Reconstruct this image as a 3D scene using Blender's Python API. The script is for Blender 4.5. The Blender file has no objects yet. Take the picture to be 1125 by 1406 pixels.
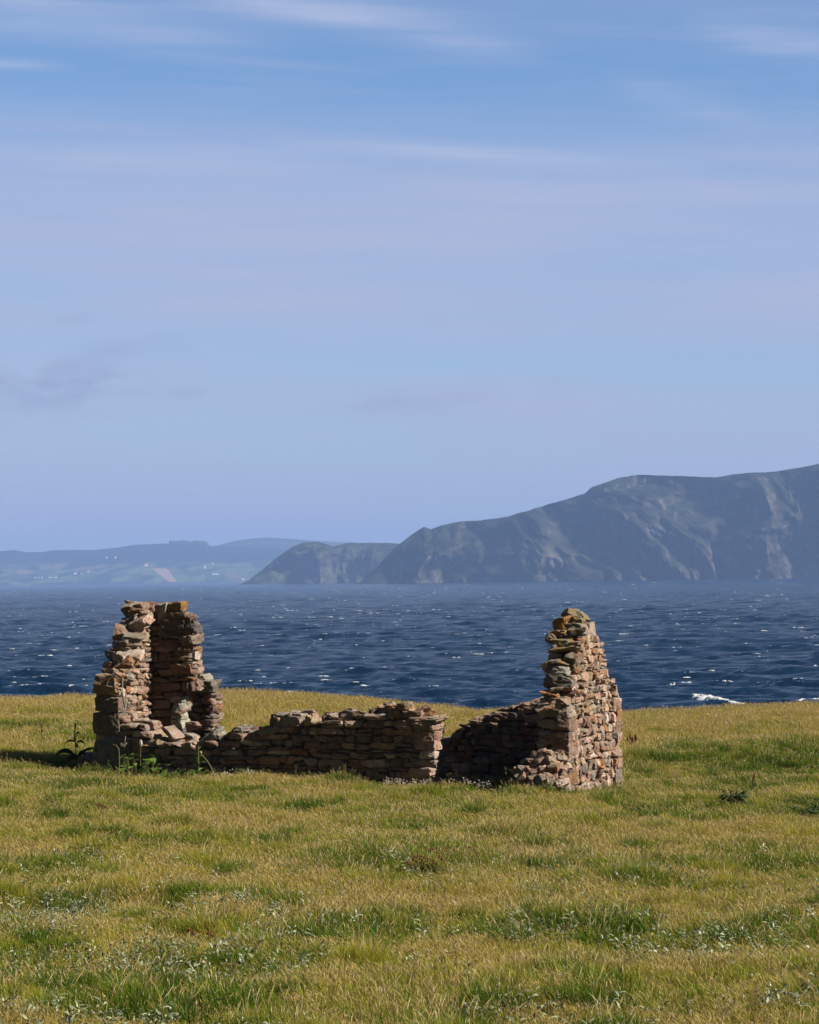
import bpy, math, random
import numpy as np
from mathutils import Matrix, Vector

random.seed(7)
rng = np.random.default_rng(11)
R = math.radians
scene = bpy.context.scene
COL = scene.collection
SEA = -14.0

# ------------------------------------------------------------------ camera
F = 3200.0
cam_d = bpy.data.cameras.new('camera')
cam = bpy.data.objects.new('camera', cam_d)
COL.objects.link(cam)
cam_d.sensor_fit = 'AUTO'
cam_d.sensor_width = 36.0
cam_d.lens = 36.0 * F / 1406.0
cam_d.clip_start = 0.1
cam_d.clip_end = 60000
CM = Matrix.Rotation(math.pi / 2 + math.atan(90 / F), 4, 'X') @ Matrix.Rotation(R(-0.8), 4, 'Z')
cam.matrix_world = CM
scene.camera = cam


def ray(px, py):
    d = CM.to_3x3() @ Vector(((px - 562.5) / F, -(py - 703) / F, -1))
    return d / d.y


def at(px, py, Y):
    """world point seen at photo pixel (px, py) at distance Y"""
    return ray(px, py) * Y


# ------------------------------------------------------------------ noise
def _hash(ix, iy, seed):
    h = (ix.astype(np.int64) * 374761393 + iy.astype(np.int64) * 668265263 + seed * 1442695041) & 0xffffffff
    h = ((h ^ (h >> 13)) * 1274126177) & 0xffffffff
    return ((h ^ (h >> 16)) & 0xffff) / 65535.0


def vnoise(x, y, seed=0):
    x = np.asarray(x, float); y = np.asarray(y, float)
    ix = np.floor(x); iy = np.floor(y)
    fx = x - ix; fy = y - iy
    fx = fx * fx * fx * (fx * (fx * 6 - 15) + 10); fy = fy * fy * fy * (fy * (fy * 6 - 15) + 10)
    a = _hash(ix, iy, seed); b = _hash(ix + 1, iy, seed)
    c = _hash(ix, iy + 1, seed); d = _hash(ix + 1, iy + 1, seed)
    return (a * (1 - fx) + b * fx) * (1 - fy) + (c * (1 - fx) + d * fx) * fy


def fbm(x, y, seed=0, oct=4, gain=.5):
    s = 0; a = 1; t = 0
    x = np.asarray(x, float); y = np.asarray(y, float)
    for k in range(oct):
        s = s + a * (vnoise(x * 2 ** k + 17.3 * k, y * 2 ** k - 9.1 * k, seed + k) - .5) * 2
        t += a; a *= gain
    return s / t


def ridged(x, y, seed=0, oct=4):
    s = 0; a = 1; t = 0
    for k in range(oct):
        n = 1 - np.abs(vnoise(np.asarray(x) * 2 ** k + 5.7 * k, np.asarray(y) * 2 ** k, seed + k) * 2 - 1)
        s = s + a * n; t += a; a *= .5
    return s / t


# ------------------------------------------------------------------ objects
def tag(o, label=None, cat=None, group=None, kind=None):
    if label: o['label'] = label
    if cat: o['category'] = cat
    if group: o['group'] = group
    if kind: o['kind'] = kind
    return o


def empty(name, loc, label=None, cat=None, group=None):
    o = bpy.data.objects.new(name, None)
    o.location = loc
    o.empty_display_size = .2
    COL.objects.link(o)
    return tag(o, label, cat, group)


def mesh_obj(name, V, Q, mat, parent=None, attrs=None, smooth=False, T=None):
    """V Nx3, Q quads Mx4 and / or T triangles; attrs: name -> (N,) or (N,3) per-vertex data"""
    me = bpy.data.meshes.new(name)
    V = np.asarray(V, np.float32)
    Q = np.zeros((0, 4), np.int32) if Q is None or len(Q) == 0 else np.asarray(Q, np.int32)
    T = np.zeros((0, 3), np.int32) if T is None or len(T) == 0 else np.asarray(T, np.int32)
    if parent is not None:
        V = V - np.asarray(world_loc(parent), np.float32)
    me.vertices.add(len(V)); me.vertices.foreach_set('co', V.ravel())
    idx = np.concatenate([Q.ravel(), T.ravel()])
    me.loops.add(len(idx)); me.loops.foreach_set('vertex_index', idx)
    me.polygons.add(len(Q) + len(T))
    st = np.concatenate([np.arange(len(Q)) * 4, len(Q) * 4 + np.arange(len(T)) * 3]).astype(np.int32)
    me.polygons.foreach_set('loop_start', st)
    me.polygons.foreach_set('use_smooth', np.full(len(st), smooth))
    for k, a in (attrs or {}).items():
        a = np.asarray(a, np.float32)
        if a.ndim == 1:
            at_ = me.attributes.new(k, 'FLOAT', 'POINT'); at_.data.foreach_set('value', a)
        else:
            at_ = me.attributes.new(k, 'FLOAT_COLOR', 'POINT')
            c = np.ones((len(a), 4), np.float32); c[:, :3] = a
            at_.data.foreach_set('color', c.ravel())
    me.update(calc_edges=True)
    me.validate()
    if mat: me.materials.append(mat)
    o = bpy.data.objects.new(name, me)
    COL.objects.link(o)
    if parent is not None: o.parent = parent
    return o


def world_loc(o):
    l = Vector(o.location)
    while o.parent is not None:
        o = o.parent; l = l + Vector(o.location)
    return l


def grid_quads(nr, nc, off=0):
    i = np.arange((nr - 1) * (nc - 1)); r = i // (nc - 1); c = i % (nc - 1)
    a = r * nc + c
    return np.stack([a, a + 1, a + nc + 1, a + nc], 1) + off


# ------------------------------------------------------------------ materials
def new_mat(name):
    m = bpy.data.materials.new(name); m.use_nodes = True
    nt = m.node_tree
    nt.nodes.clear()
    out = nt.nodes.new('ShaderNodeOutputMaterial')
    return m, nt, out


def node(nt, typ, **kw):
    n = nt.nodes.new(typ)
    for k, v in kw.items():
        if k == 'inp':
            for kk, vv in v.items():
                if isinstance(vv, bpy.types.NodeSocket): nt.links.new(vv, n.inputs[kk])
                else: n.inputs[kk].default_value = vv
        else: setattr(n, k, v)
    return n


def mixc(nt, fac, a, b, blend='MIX'):
    n = nt.nodes.new('ShaderNodeMix'); n.data_type = 'RGBA'; n.blend_type = blend
    for s, v in ((n.inputs[0], fac), (n.inputs[6], a), (n.inputs[7], b)):
        if isinstance(v, bpy.types.NodeSocket): nt.links.new(v, s)
        elif isinstance(v, (tuple, list)): s.default_value = (*v, 1) if len(v) == 3 else v
        else: s.default_value = v
    return n.outputs[2]


def ramp(nt, fac, stops, interp='LINEAR'):
    n = nt.nodes.new('ShaderNodeValToRGB'); cr = n.color_ramp; cr.interpolation = interp
    while len(cr.elements) > 1: cr.elements.remove(cr.elements[-1])
    for i, (p, c) in enumerate(stops):
        e = cr.elements[0] if i == 0 else cr.elements.new(p)
        e.position = p
        e.color = (*c, 1) if isinstance(c, (tuple, list)) else (c, c, c, 1)
    nt.links.new(fac, n.inputs[0])
    return n.outputs[0]


def math_(nt, op, a, b=0.0, clamp=False):
    n = nt.nodes.new('ShaderNodeMath'); n.operation = op; n.use_clamp = clamp
    for s, v in ((n.inputs[0], a), (n.inputs[1], b)):
        if isinstance(v, bpy.types.NodeSocket): nt.links.new(v, s)
        else: s.default_value = v
    return n.outputs[0]


def noise(nt, scale, vec=None, detail=4, rough=.55, out='Fac'):
    n = nt.nodes.new('ShaderNodeTexNoise')
    n.inputs['Scale'].default_value = scale; n.inputs['Detail'].default_value = detail
    n.inputs['Roughness'].default_value = rough
    if vec is not None: nt.links.new(vec, n.inputs['Vector'])
    return n.outputs[out]


def scaled_pos(nt, sx, sy, sz, src=None):
    if src is None:
        src = node(nt, 'ShaderNodeNewGeometry').outputs['Position']
    m = node(nt, 'ShaderNodeVectorMath', operation='MULTIPLY', inp={0: src, 1: (sx, sy, sz)})
    return m.outputs[0]


def mat_stone():
    m, nt, out = new_mat('weathered_stone')
    tint = node(nt, 'ShaderNodeAttribute', attribute_name='tint').outputs['Color']
    pos = node(nt, 'ShaderNodeNewGeometry').outputs['Position']
    n1 = noise(nt, 9, pos, 6, .65)
    n2 = noise(nt, 38, pos, 4, .6)
    c = mixc(nt, 1.0, tint, ramp(nt, n1, [(.25, .42), (.48, .95), (.75, 1.4)]), 'MULTIPLY')
    c = mixc(nt, 1.0, c, ramp(nt, n2, [(.3, .75), (.7, 1.2)]), 'MULTIPLY')
    # lichen: pale grey-white crusts and rusty orange patches, mostly on upward faces
    nz = node(nt, 'ShaderNodeSeparateXYZ', inp={0: node(nt, 'ShaderNodeNewGeometry').outputs['Normal']}).outputs[2]
    up = math_(nt, 'MULTIPLY_ADD', nz, .14)
    nt.nodes[-1].inputs[2].default_value = 0.0
    l1 = math_(nt, 'ADD', noise(nt, 6.3, scaled_pos(nt, 1, 1, 1.4, pos), 5, .7), up)
    c = mixc(nt, ramp(nt, l1, [(.62, 0.0), (.70, .75)]), c, (.24, .23, .185))
    lich = node(nt, 'ShaderNodeAttribute', attribute_name='lichen').outputs['Fac']
    l2 = math_(nt, 'ADD', noise(nt, 7.0, scaled_pos(nt, 1.3, 1.3, 1, pos), 5, .7), math_(nt, 'MULTIPLY', lich, .22))
    c = mixc(nt, ramp(nt, l2, [(.66, 0.0), (.74, .8)]), c, (.25, .115, .022))
    l3 = noise(nt, 4.0, scaled_pos(nt, 1, 1, 1, pos), 5, .7)
    c = mixc(nt, ramp(nt, math_(nt, 'ADD', l3, up), [(.60, 0.0), (.74, .55)]), c, (.085, .08, .033))
    b = node(nt, 'ShaderNodeBump', inp={'Strength': .8, 'Distance': .03,
             'Height': math_(nt, 'ADD', noise(nt, 26, pos, 6, .7), math_(nt, 'MULTIPLY', noise(nt, 90, pos, 3, .6), .4))})
    p = node(nt, 'ShaderNodeBsdfPrincipled', inp={'Base Color': c, 'Roughness': .92, 'Normal': b.outputs[0]})
    p.inputs['Specular IOR Level'].default_value = .18
    nt.links.new(p.outputs[0], out.inputs[0])
    return m


def mat_core():
    m, nt, out = new_mat('earth_mortar')
    pos = node(nt, 'ShaderNodeNewGeometry').outputs['Position']
    c = ramp(nt, noise(nt, 14, pos, 5, .7), [(.3, (.045, .032, .025)), (.7, (.13, .095, .07))])
    b = node(nt, 'ShaderNodeBump', inp={'Strength': .8, 'Distance': .03, 'Height': noise(nt, 22, pos, 5, .7)})
    p = node(nt, 'ShaderNodeBsdfDiffuse', inp={'Color': c, 'Normal': b.outputs[0]})
    nt.links.new(p.outputs[0], out.inputs[0])
    return m


def mat_leafy(name, color_socket_fn, trans=.35, gloss=0.0):
    m, nt, out = new_mat(name)
    c = color_socket_fn(nt)
    d = node(nt, 'ShaderNodeBsdfDiffuse', inp={'Color': c})
    t = node(nt, 'ShaderNodeBsdfTranslucent', inp={'Color': c})
    mx = node(nt, 'ShaderNodeMixShader', inp={0: trans, 1: d.outputs[0], 2: t.outputs[0]})
    s = mx.outputs[0]
    if gloss:
        g = node(nt, 'ShaderNodeBsdfGlossy', inp={'Color': (.9, .95, 1, 1), 'Roughness': .45})
        s = node(nt, 'ShaderNodeMixShader', inp={0: gloss, 1: s, 2: g.outputs[0]}).outputs[0]
    nt.links.new(s, out.inputs[0])
    return m


def col_grass(nt):
    dry = node(nt, 'ShaderNodeAttribute', attribute_type='INSTANCER', attribute_name='dry').outputs['Fac']
    rnd = node(nt, 'ShaderNodeAttribute', attribute_name='rnd').outputs['Fac']
    tip = node(nt, 'ShaderNodeAttribute', attribute_name='tip').outputs['Fac']
    straw = node(nt, 'ShaderNodeAttribute', attribute_name='straw').outputs['Fac']
    v = math_(nt, 'ADD', dry, math_(nt, 'MULTIPLY', math_(nt, 'SUBTRACT', rnd, .5), .42))
    v = math_(nt, 'ADD', v, math_(nt, 'MULTIPLY', math_(nt, 'SUBTRACT', tip, .5), .2))
    g = ramp(nt, v, [(.0, (.022, .060, .006)), (.22, (.092, .170, .013)), (.48, (.248, .245, .023)),
                     (.70, (.36, .285, .040)), (.88, (.39, .275, .062)), (1.0, (.44, .32, .11))])
    s = ramp(nt, rnd, [(0, (.25, .195, .052)), (.5, (.40, .31, .105)), (.85, (.37, .245, .13)), (1, (.56, .50, .32))])
    return mixc(nt, straw, g, s)


def flat_col(rgb, var=.35, sc=30):
    def fn(nt):
        rnd = node(nt, 'ShaderNodeAttribute', attribute_name='rnd').outputs['Fac']
        k = ramp(nt, rnd, [(0, 1 - var), (1, 1 + var)])
        return mixc(nt, 1.0, rgb, k, 'MULTIPLY')
    return fn


def mat_simple(name, rgb, rough=.9, var=.25, sc=3.0):
    m, nt, out = new_mat(name)
    pos = node(nt, 'ShaderNodeNewGeometry').outputs['Position']
    c = mixc(nt, 1.0, rgb, ramp(nt, noise(nt, sc, pos, 4), [(.3, 1 - var), (.7, 1 + var)]), 'MULTIPLY')
    p = node(nt, 'ShaderNodeBsdfPrincipled', inp={'Base Color': c, 'Roughness': rough})
    p.inputs['Specular IOR Level'].default_value = .2
    nt.links.new(p.outputs[0], out.inputs[0])
    return m


M_STONE = mat_stone()
M_CORE = mat_core()
M_GRASS = mat_leafy('meadow_grass', col_grass, .35)

# ------------------------------------------------------------------ terrain
EDGE_X = np.array([-24, -14, -11, -8.5, -5, -2.8, 0, 1.7, 5.6, 11, 16, 26.])
EDGE_Z = np.array([-3.0, -3.0, -3.02, -2.98, -2.95, -3.06, -3.36, -3.54, -3.66, -3.52, -3.4, -3.3])
PY = np.array([-40, 0, 8, 15.5, 22, 30, 38, 47])
PZ = np.array([-1.9, -1.9, -2.5, -3.06, -3.36, -3.58, -3.68, -3.74])


def edge_y(x):
    return 61.5 + 1.6 * fbm(np.asarray(x) * .11, 3.3, 40, 3)


def ground_base(x, y):
    x = np.asarray(x, float); y = np.asarray(y, float)
    z = np.interp(y, PY, PZ)
    k = np.clip((y - 18) / 20, 0, 1); k = k * k * (3 - 2 * k)
    kk = np.clip(x - 2.4, 0, 2)
    z = z + k * np.clip(-.034 * np.minimum(x, 0), -.25, .35) - k * .125 * np.clip(x - 2.4, 0, 1.7)
    ze = np.interp(x, EDGE_X, EDGE_Z) - .02
    f = np.clip((y - 44) / 16, 0, 1); f = f * f * (3 - 2 * f)
    z = z * (1 - f) + ze * f
    ey = edge_y(x)
    drop = np.clip((y - ey) / 9, 0, 1)
    z = z - drop ** 1.2 * (13.5)
    return z


def ground(x, y):
    x = np.asarray(x, float); y = np.asarray(y, float)
    amp = np.clip((y - 5) / 10, 0, 1) * np.clip((62 - y) / 6, 0.15, 1)
    b = .14 * fbm(x * .55, y * .38, 3, 3) + .12 * fbm(x * 1.5, y * .9, 9, 3)
    # hollow green bank right of the ruin
    bank = np.exp(-((x - 8.6) / 4.2) ** 2) * (np.exp(-((y - 49.5) / 2.2) ** 2) * .28 - np.exp(-((y - 45.5) / 2) ** 2) * .12)
    return ground_base(x, y) + b * amp + bank


def build_ground():
    xs = np.concatenate([np.linspace(-160, -24, 24)[:-1], np.linspace(-24, 24, 241), np.linspace(24, 160, 24)[1:]])
    ys = np.concatenate([np.linspace(-60, 8, 24)[:-1], np.linspace(8, 76, 290), [80, 95]])
    X, Y = np.meshgrid(xs, ys)
    Z = ground(X, Y)
    Z[-2:] = -19
    V = np.stack([X, Y, Z], -1).reshape(-1, 3)
    m, nt, out = new_mat('turf_soil')
    n1 = noise(nt, 1.4, scaled_pos(nt, .5, 1, 1), 5, .6)
    c = ramp(nt, n1, [(.3, (.045, .06, .012)), (.55, (.11, .10, .025)), (.75, (.16, .115, .04))])
    d = node(nt, 'ShaderNodeBsdfDiffuse', inp={'Color': c})
    nt.links.new(d.outputs[0], out.inputs[0])
    o = mesh_obj('ground', V, grid_quads(len(ys), len(xs)), m, smooth=True)
    tag(o, kind='structure')


build_ground()

# ------------------------------------------------------------------ sea
WAVES = []
for lam, amp, n in ((46, .34, 3), (26, .30, 4), (14, .27, 5), (8, .20, 6), (4.6, .13, 6), (2.6, .07, 5)):
    for k in range(n):
        th = R(250) + rng.normal(0, .55)
        l = lam * rng.uniform(.8, 1.25)
        WAVES.append((l, amp * rng.uniform(.6, 1.2) / math.sqrt(n), math.cos(th), math.sin(th), rng.uniform(0, 6.28)))


def wave_h(x, y, step=None):
    h = np.zeros_like(x)
    for l, a, cx, cy, ph in WAVES:
        k = 6.283 / l
        p = (x * cx + y * cy) * k + ph + 1.6 * fbm(x / (l * 3.1), y / (l * 3.1), 60, 2)
        s = np.sin(p)
        s = (1 - np.abs(np.sin(p * .5 + .4))) * 1.6 - .55 if l > 6 else s     # peaked crests
        w = 1.0 if step is None else np.clip(l / (2.2 * step) - .5, 0, 1)
        h = h + a * s * w
    g = .75 + .5 * vnoise(x / 90, y / 140, 77)
    return h * g


def build_sea():
    ds = [58.0]
    while ds[-1] < 15500:
        d = ds[-1]
        ds.append(d + max(.45, d * .0034))
    ds = np.array(ds)
    ts = np.linspace(-.36, .36, 640)
    D, T = np.meshgrid(ds, ts, indexing='ij')
    X = D * T; Y = D
    step = np.maximum(.45, D * .0034)
    H = wave_h(X, Y, step * .8)
    V = np.stack([X, Y, SEA + H], -1).reshape(-1, 3)
    m, nt, out = new_mat('sea_water')
    pos = node(nt, 'ShaderNodeNewGeometry').outputs['Position']
    b1 = noise(nt, .9, scaled_pos(nt, .8, 1.2, 1, pos), 6, .65)
    b2 = noise(nt, .16, scaled_pos(nt, .6, 1.2, 1, pos), 5, .6)
    hgt = math_(nt, 'ADD', math_(nt, 'MULTIPLY', b1, .8), math_(nt, 'MULTIPLY', b2, 2.6))
    bp = node(nt, 'ShaderNodeBump', inp={'Strength': 1.0, 'Distance': 1.0, 'Height': hgt})
    patch = noise(nt, .006, scaled_pos(nt, .5, 1.0, 1, pos), 4, .6)
    c = mixc(nt, ramp(nt, patch, [(.35, 0.0), (.65, 1.0)]), (.0012, .0125, .036), (.0022, .0175, .046))
    p = node(nt, 'ShaderNodeBsdfPrincipled', inp={'Base Color': c, 'Roughness': .16, 'IOR': 1.33, 'Normal': bp.outputs[0]})
    p.inputs['Specular IOR Level'].default_value = .05; p.inputs['Specular Tint'].default_value = (.45, .72, 1, 1)
    nt.links.new(p.outputs[0], out.inputs[0])
    o = mesh_obj('sea', V, grid_quads(len(ds), len(ts)), m, smooth=True)
    tag(o, kind='structure')
    # calm outer water out to the sides and beyond, one sheet below the wave troughs
    W = 16000
    V = [(-W, 90, SEA - 2.2), (W, 90, SEA - 2.2), (W, 15900, SEA - 2.2), (-W, 15900, SEA - 2.2)]
    # (kept within the sea's own material)
    o = mesh_obj('sea', V, [(0, 1, 2, 3)], m)
    tag(o, kind='structure')


build_sea()


def dome(cx, cy, cz, rx, ry, rz, seed, nu=10, nv=4, rag=.35):
    r = np.random.default_rng(seed)
    a = np.linspace(0, 2 * math.pi, nu, endpoint=False)
    V = []; Q = []
    rr = 1 + rag * r.normal(0, 1, nu)
    for j in range(nv):
        f = j / (nv - 1) * math.pi / 2
        for i in range(nu):
            k = math.cos(f) * rr[i] * (1 + .15 * r.normal())
            V.append((cx + rx * k * math.cos(a[i]), cy + ry * k * math.sin(a[i]), cz - .12 + rz * math.sin(f) * (1 + .25 * r.normal())))
    for j in range(nv - 1):
        for i in range(nu):
            i2 = (i + 1) % nu
            Q.append((j * nu + i, j * nu + i2, (j + 1) * nu + i2, (j + 1) * nu + i))
    return V, Q


def mat_foam():
    m, nt, out = new_mat('sea_foam')
    n = noise(nt, 2.5, None, 5, .7)
    pos = node(nt, 'ShaderNodeNewGeometry').outputs['Position']
    n = noise(nt, 2.5, pos, 5, .7)
    c = ramp(nt, n, [(.35, (.12, .17, .23)), (.55, (.42, .44, .46))])
    d = node(nt, 'ShaderNodeBsdfDiffuse', inp={'Color': c})
    nt.links.new(d.outputs[0], out.inputs[0])
    return m


M_FOAM = mat_foam()
M_SURF = mat_simple('white_surf', (.52, .54, .56), .9, .15, 1.5)


def build_foam():
    V = []; Q = []
    n = 0
    while n < 2000:
        px = random.uniform(-150, 1275)
        hy = 793 - (px - 562) * .014
        py = hy + 11 + 150 * random.random() ** 1.35
        d = -SEA * F / (py - hy)
        if d > 5200: continue
        x = (px - 562) / F * d
        # move to a local crest
        c = np.linspace(-14, 14, 29)
        h = wave_h(np.full(29, x), d + c)
        k = int(np.argmax(h)); y = d + c[k]; z = SEA + h[k]
        big = random.random() ** 5.0
        s = (.20 + .85 * big) * (d / 900) ** .5
        for sub in range(random.choice((1, 2, 2, 3, 4))):
            f = random.uniform(.3, 1.0)
            dv, dq = dome(x + random.uniform(-1.6, 1.6) * s, y - .2 + random.uniform(-.5, .5) * s, z, s * f * random.uniform(.5, 1.1), (.15 + .25 * s) * f, (.08 + .17 * big) * f * (d / 900) ** .5, n * 7 + sub, 8, 3, .5)
            Q += [tuple(i + len(V) for i in q) for q in dq]; V += dv
        n += 1
    o = mesh_obj('whitecap_foam', V, Q, M_FOAM, smooth=True)
    tag(o, 'small white caps scattered over the dark blue sea', 'foam', kind='stuff')
    # breakers close inshore
    V = []; Q = []
    runs = [[(953, 952, 1.0), (964, 955, 1.5), (978, 957, 1.5), (990, 958, 1.2), (1000, 959, .7), (1012, 961, .7), (1024, 963, .4), (1035, 965, .3)],
            [(917, 938, .5), (924, 938, .6), (932, 937, .5)], [(945, 943, .3), (951, 944, .35)],
            [(1058, 937, .4), (1063, 935, .4)], [(970, 915, .3), (979, 917, .35)], [(939, 926, .25), (945, 926, .25)],
            [(1118, 913, .5), (1126, 912, .6), (1140, 910, .6)], [(1085, 961, .5), (1097, 959, .7), (1112, 957, .8), (1128, 956, .9), (1150, 955, .9)],
            [(800, 959, .3), (808, 962, .4)], [(632, 958, .3), (664, 958, .4), (668, 960, .4)], [(1050, 966, .4), (1070, 965, .4)]]
    for rn in runs:
        for (p0, p1) in zip(rn[:-1], rn[1:]):
            for t in np.linspace(0, 1, 6):
                px = p0[0] + (p1[0] - p0[0]) * t; py = p0[1] + (p1[1] - p0[1]) * t; s = p0[2] + (p1[2] - p0[2]) * t
                r = ray(px, py); d = (SEA + .5) / r.z
                q = r * d
                h = float(wave_h(np.array([q.x]), np.array([q.y]))[0])
                dv, dq = dome(q.x, q.y, SEA + max(h, .3) - .1, .5 * s + random.uniform(0, .25), .5 + .3 * s, .27 * s * random.uniform(.75, 1.1), len(V), 9, 4, .22)
                Q += [tuple(i + len(V) for i in qq) for qq in dq]; V += dv
    o = mesh_obj('breaking_surf', V, Q, M_SURF, smooth=True)
    tag(o, 'long white breaker and smaller foam close to the grassy edge', 'foam', kind='stuff')


build_foam()

# ------------------------------------------------------------------ far land
def mat_rock_land(name, rock, grass, scale):
    m, nt, out = new_mat(name)
    pos = node(nt, 'ShaderNodeNewGeometry').outputs['Position']
    nz = node(nt, 'ShaderNodeSeparateXYZ', inp={0: node(nt, 'ShaderNodeNewGeometry').outputs['Normal']}).outputs[2]
    n1 = noise(nt, .012 * scale, pos, 6, .65)
    n2 = noise(nt, .016 * scale, scaled_pos(nt, 1, 1, .7, pos), 5, .68)
    f = math_(nt, 'ADD', math_(nt, 'MULTIPLY', nz, .55), math_(nt, 'MULTIPLY', math_(nt, 'SUBTRACT', n1, .5), 1.3))
    c = mixc(nt, ramp(nt, f, [(.18, 0.0), (.42, 1.0)]), rock, grass)
    c = mixc(nt, 1.0, c, ramp(nt, n2, [(.36, .35), (.5, .75), (.60, 1.35), (.72, 1.9)]), 'MULTIPLY')
    bp = node(nt, 'ShaderNodeBump', inp={'Strength': .55, 'Distance': 14.0, 'Height': noise(nt, .018 * scale, scaled_pos(nt, 1, 1, .7, pos), 4, .6)})
    d = node(nt, 'ShaderNodeBsdfDiffuse', inp={'Color': c, 'Normal': bp.outputs[0]})
    nt.links.new(d.outputs[0], out.inputs[0])
    return m


def headland(name, pts, Y0, depth, back, nx, rib, mat, seed, skew):
    pts = np.array(pts, float)
    Yr = Y0 + depth
    P = [at(px, py, Yr) for px, py in pts]
    xr = np.array([p.x for p in P]); hr = np.array([p.z for p in P]) - SEA
    xs = np.linspace(xr[0], xr[-1], nx)
    H = np.maximum(np.interp(xs, xr, hr), 0)
    H = H + (2.2 * fbm(xs / 45, 0 * xs, seed + 5, 4)) * np.clip(H / 40, 0, 1)
    fr = np.concatenate([np.linspace(0, 1, 170), 1 + np.linspace(0, 1, 30)[1:]])
    Fp = np.interp(fr, [0, .03, .3, .62, .8, 1, 1.25, 2], [-.04, .06, .48, .84, .94, 1, .96, .55])
    Xg, Fg = np.meshgrid(xs, fr)
    Hg = np.broadcast_to(H, Xg.shape)
    Z = Hg * np.interp(fr, fr, Fp)[:, None]
    # buttresses and gullies push the face in and out
    q = Xg + skew * Z + 150 * fbm(Xg / 420, Z / 260, seed + 40, 3)
    cut = np.clip(Hg / 120, .15, 1) * np.clip((1.05 - Fg) / .35, 0, 1)
    off = rib * (ridged(q / 380, Z / 330, seed, 2) - .55) * 2.3 + rib * 1.35 * fbm(q / 150, Z / 130, seed + 9, 4) + rib * .26 * fbm(q / 40, Z / 46, seed + 20, 3)
    Yg = np.where(Fg <= 1, Y0 + depth * Fg, Yr + back * (Fg - 1)) - off * cut
    Z = Z + np.clip(Fg - 1, 0, .4) * 18 * fbm(Xg / 160, Fg * 2, seed + 30, 3)
    V = np.stack([Xg, Yg, SEA + Z - 1.0], -1).reshape(-1, 3)
    o = mesh_obj(name, V, grid_quads(len(fr), nx), mat, smooth=False)
    tag(o, kind='structure')
    return o


M_CLIFF = mat_rock_land('cliff_rock', (.058, .050, .044), (.024, .028, .016), 1.0)
RIGHT = [(478, 803), (495, 799), (515, 780), (530, 765), (545, 750), (560, 738), (572, 729), (583, 723), (592, 727), (605, 721), (622, 717), (660, 714), (700, 708),
         (726, 701), (735, 697), (765, 689), (795, 679), (803, 677), (812, 668), (850, 655), (880, 651), (940, 653), (985, 655), (1010, 650), (1050, 648),
         (1090, 643), (1125, 636), (1180, 628), (1260, 618), (1400, 630), (1700, 640)]
MID = [(326, 806), (335, 801), (345, 795), (360, 783), (380, 765), (400, 752), (418, 744), (435, 743), (450, 747), (458, 750), (465, 748), (480, 745), (510, 745), (545, 746),
       (570, 750), (620, 770), (680, 800)]
headland('headland', RIGHT, 5500, 300, 900, 900, 165, M_CLIFF, 101, .28)
M_GREENCLIFF = mat_rock_land('grassy_cliff', (.055, .050, .040), (.036, .044, .020), 1.3)
headland('headland', MID, 6900, 260, 700, 420, 95, M_GREENCLIFF, 131, .2)

FAR = [(-420, 770), (-200, 764), (0, 757), (20, 755), (35, 758), (60, 758), (68, 756), (100, 755), (130, 755), (160, 752), (185, 748), (210, 747), (232, 746), (282, 747), (290, 750), (305, 750),
       (340, 752), (420, 756), (520, 770), (640, 790)]
fp = np.array(FAR, float)
FY0, FY1 = 12000.0, 14200.0
_P = [at(px, py, FY1) for px, py in FAR]
FXR = np.array([p.x for p in _P]); FHR = np.array([p.z for p in _P]) - SEA


def far_z(x, y):
    x = np.asarray(x, float); y = np.asarray(y, float)
    f = np.clip((y - FY0) / (FY1 - FY0), 0, 1.6)
    H = np.interp(x * FY1 / np.maximum(y, 1), FXR, FHR)
    g = np.interp(f, [0, .02, .2, .45, .7, 1, 1.6], [-.03, .03, .26, .52, .76, 1, .7])
    n = fbm(x / 520, y / 700, 201, 4) * 26 * np.clip(f * 5, 0, 1) * np.clip((1 - f) * 4, 0, 1)
    return SEA + H * g + n * (H / 200)


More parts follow.
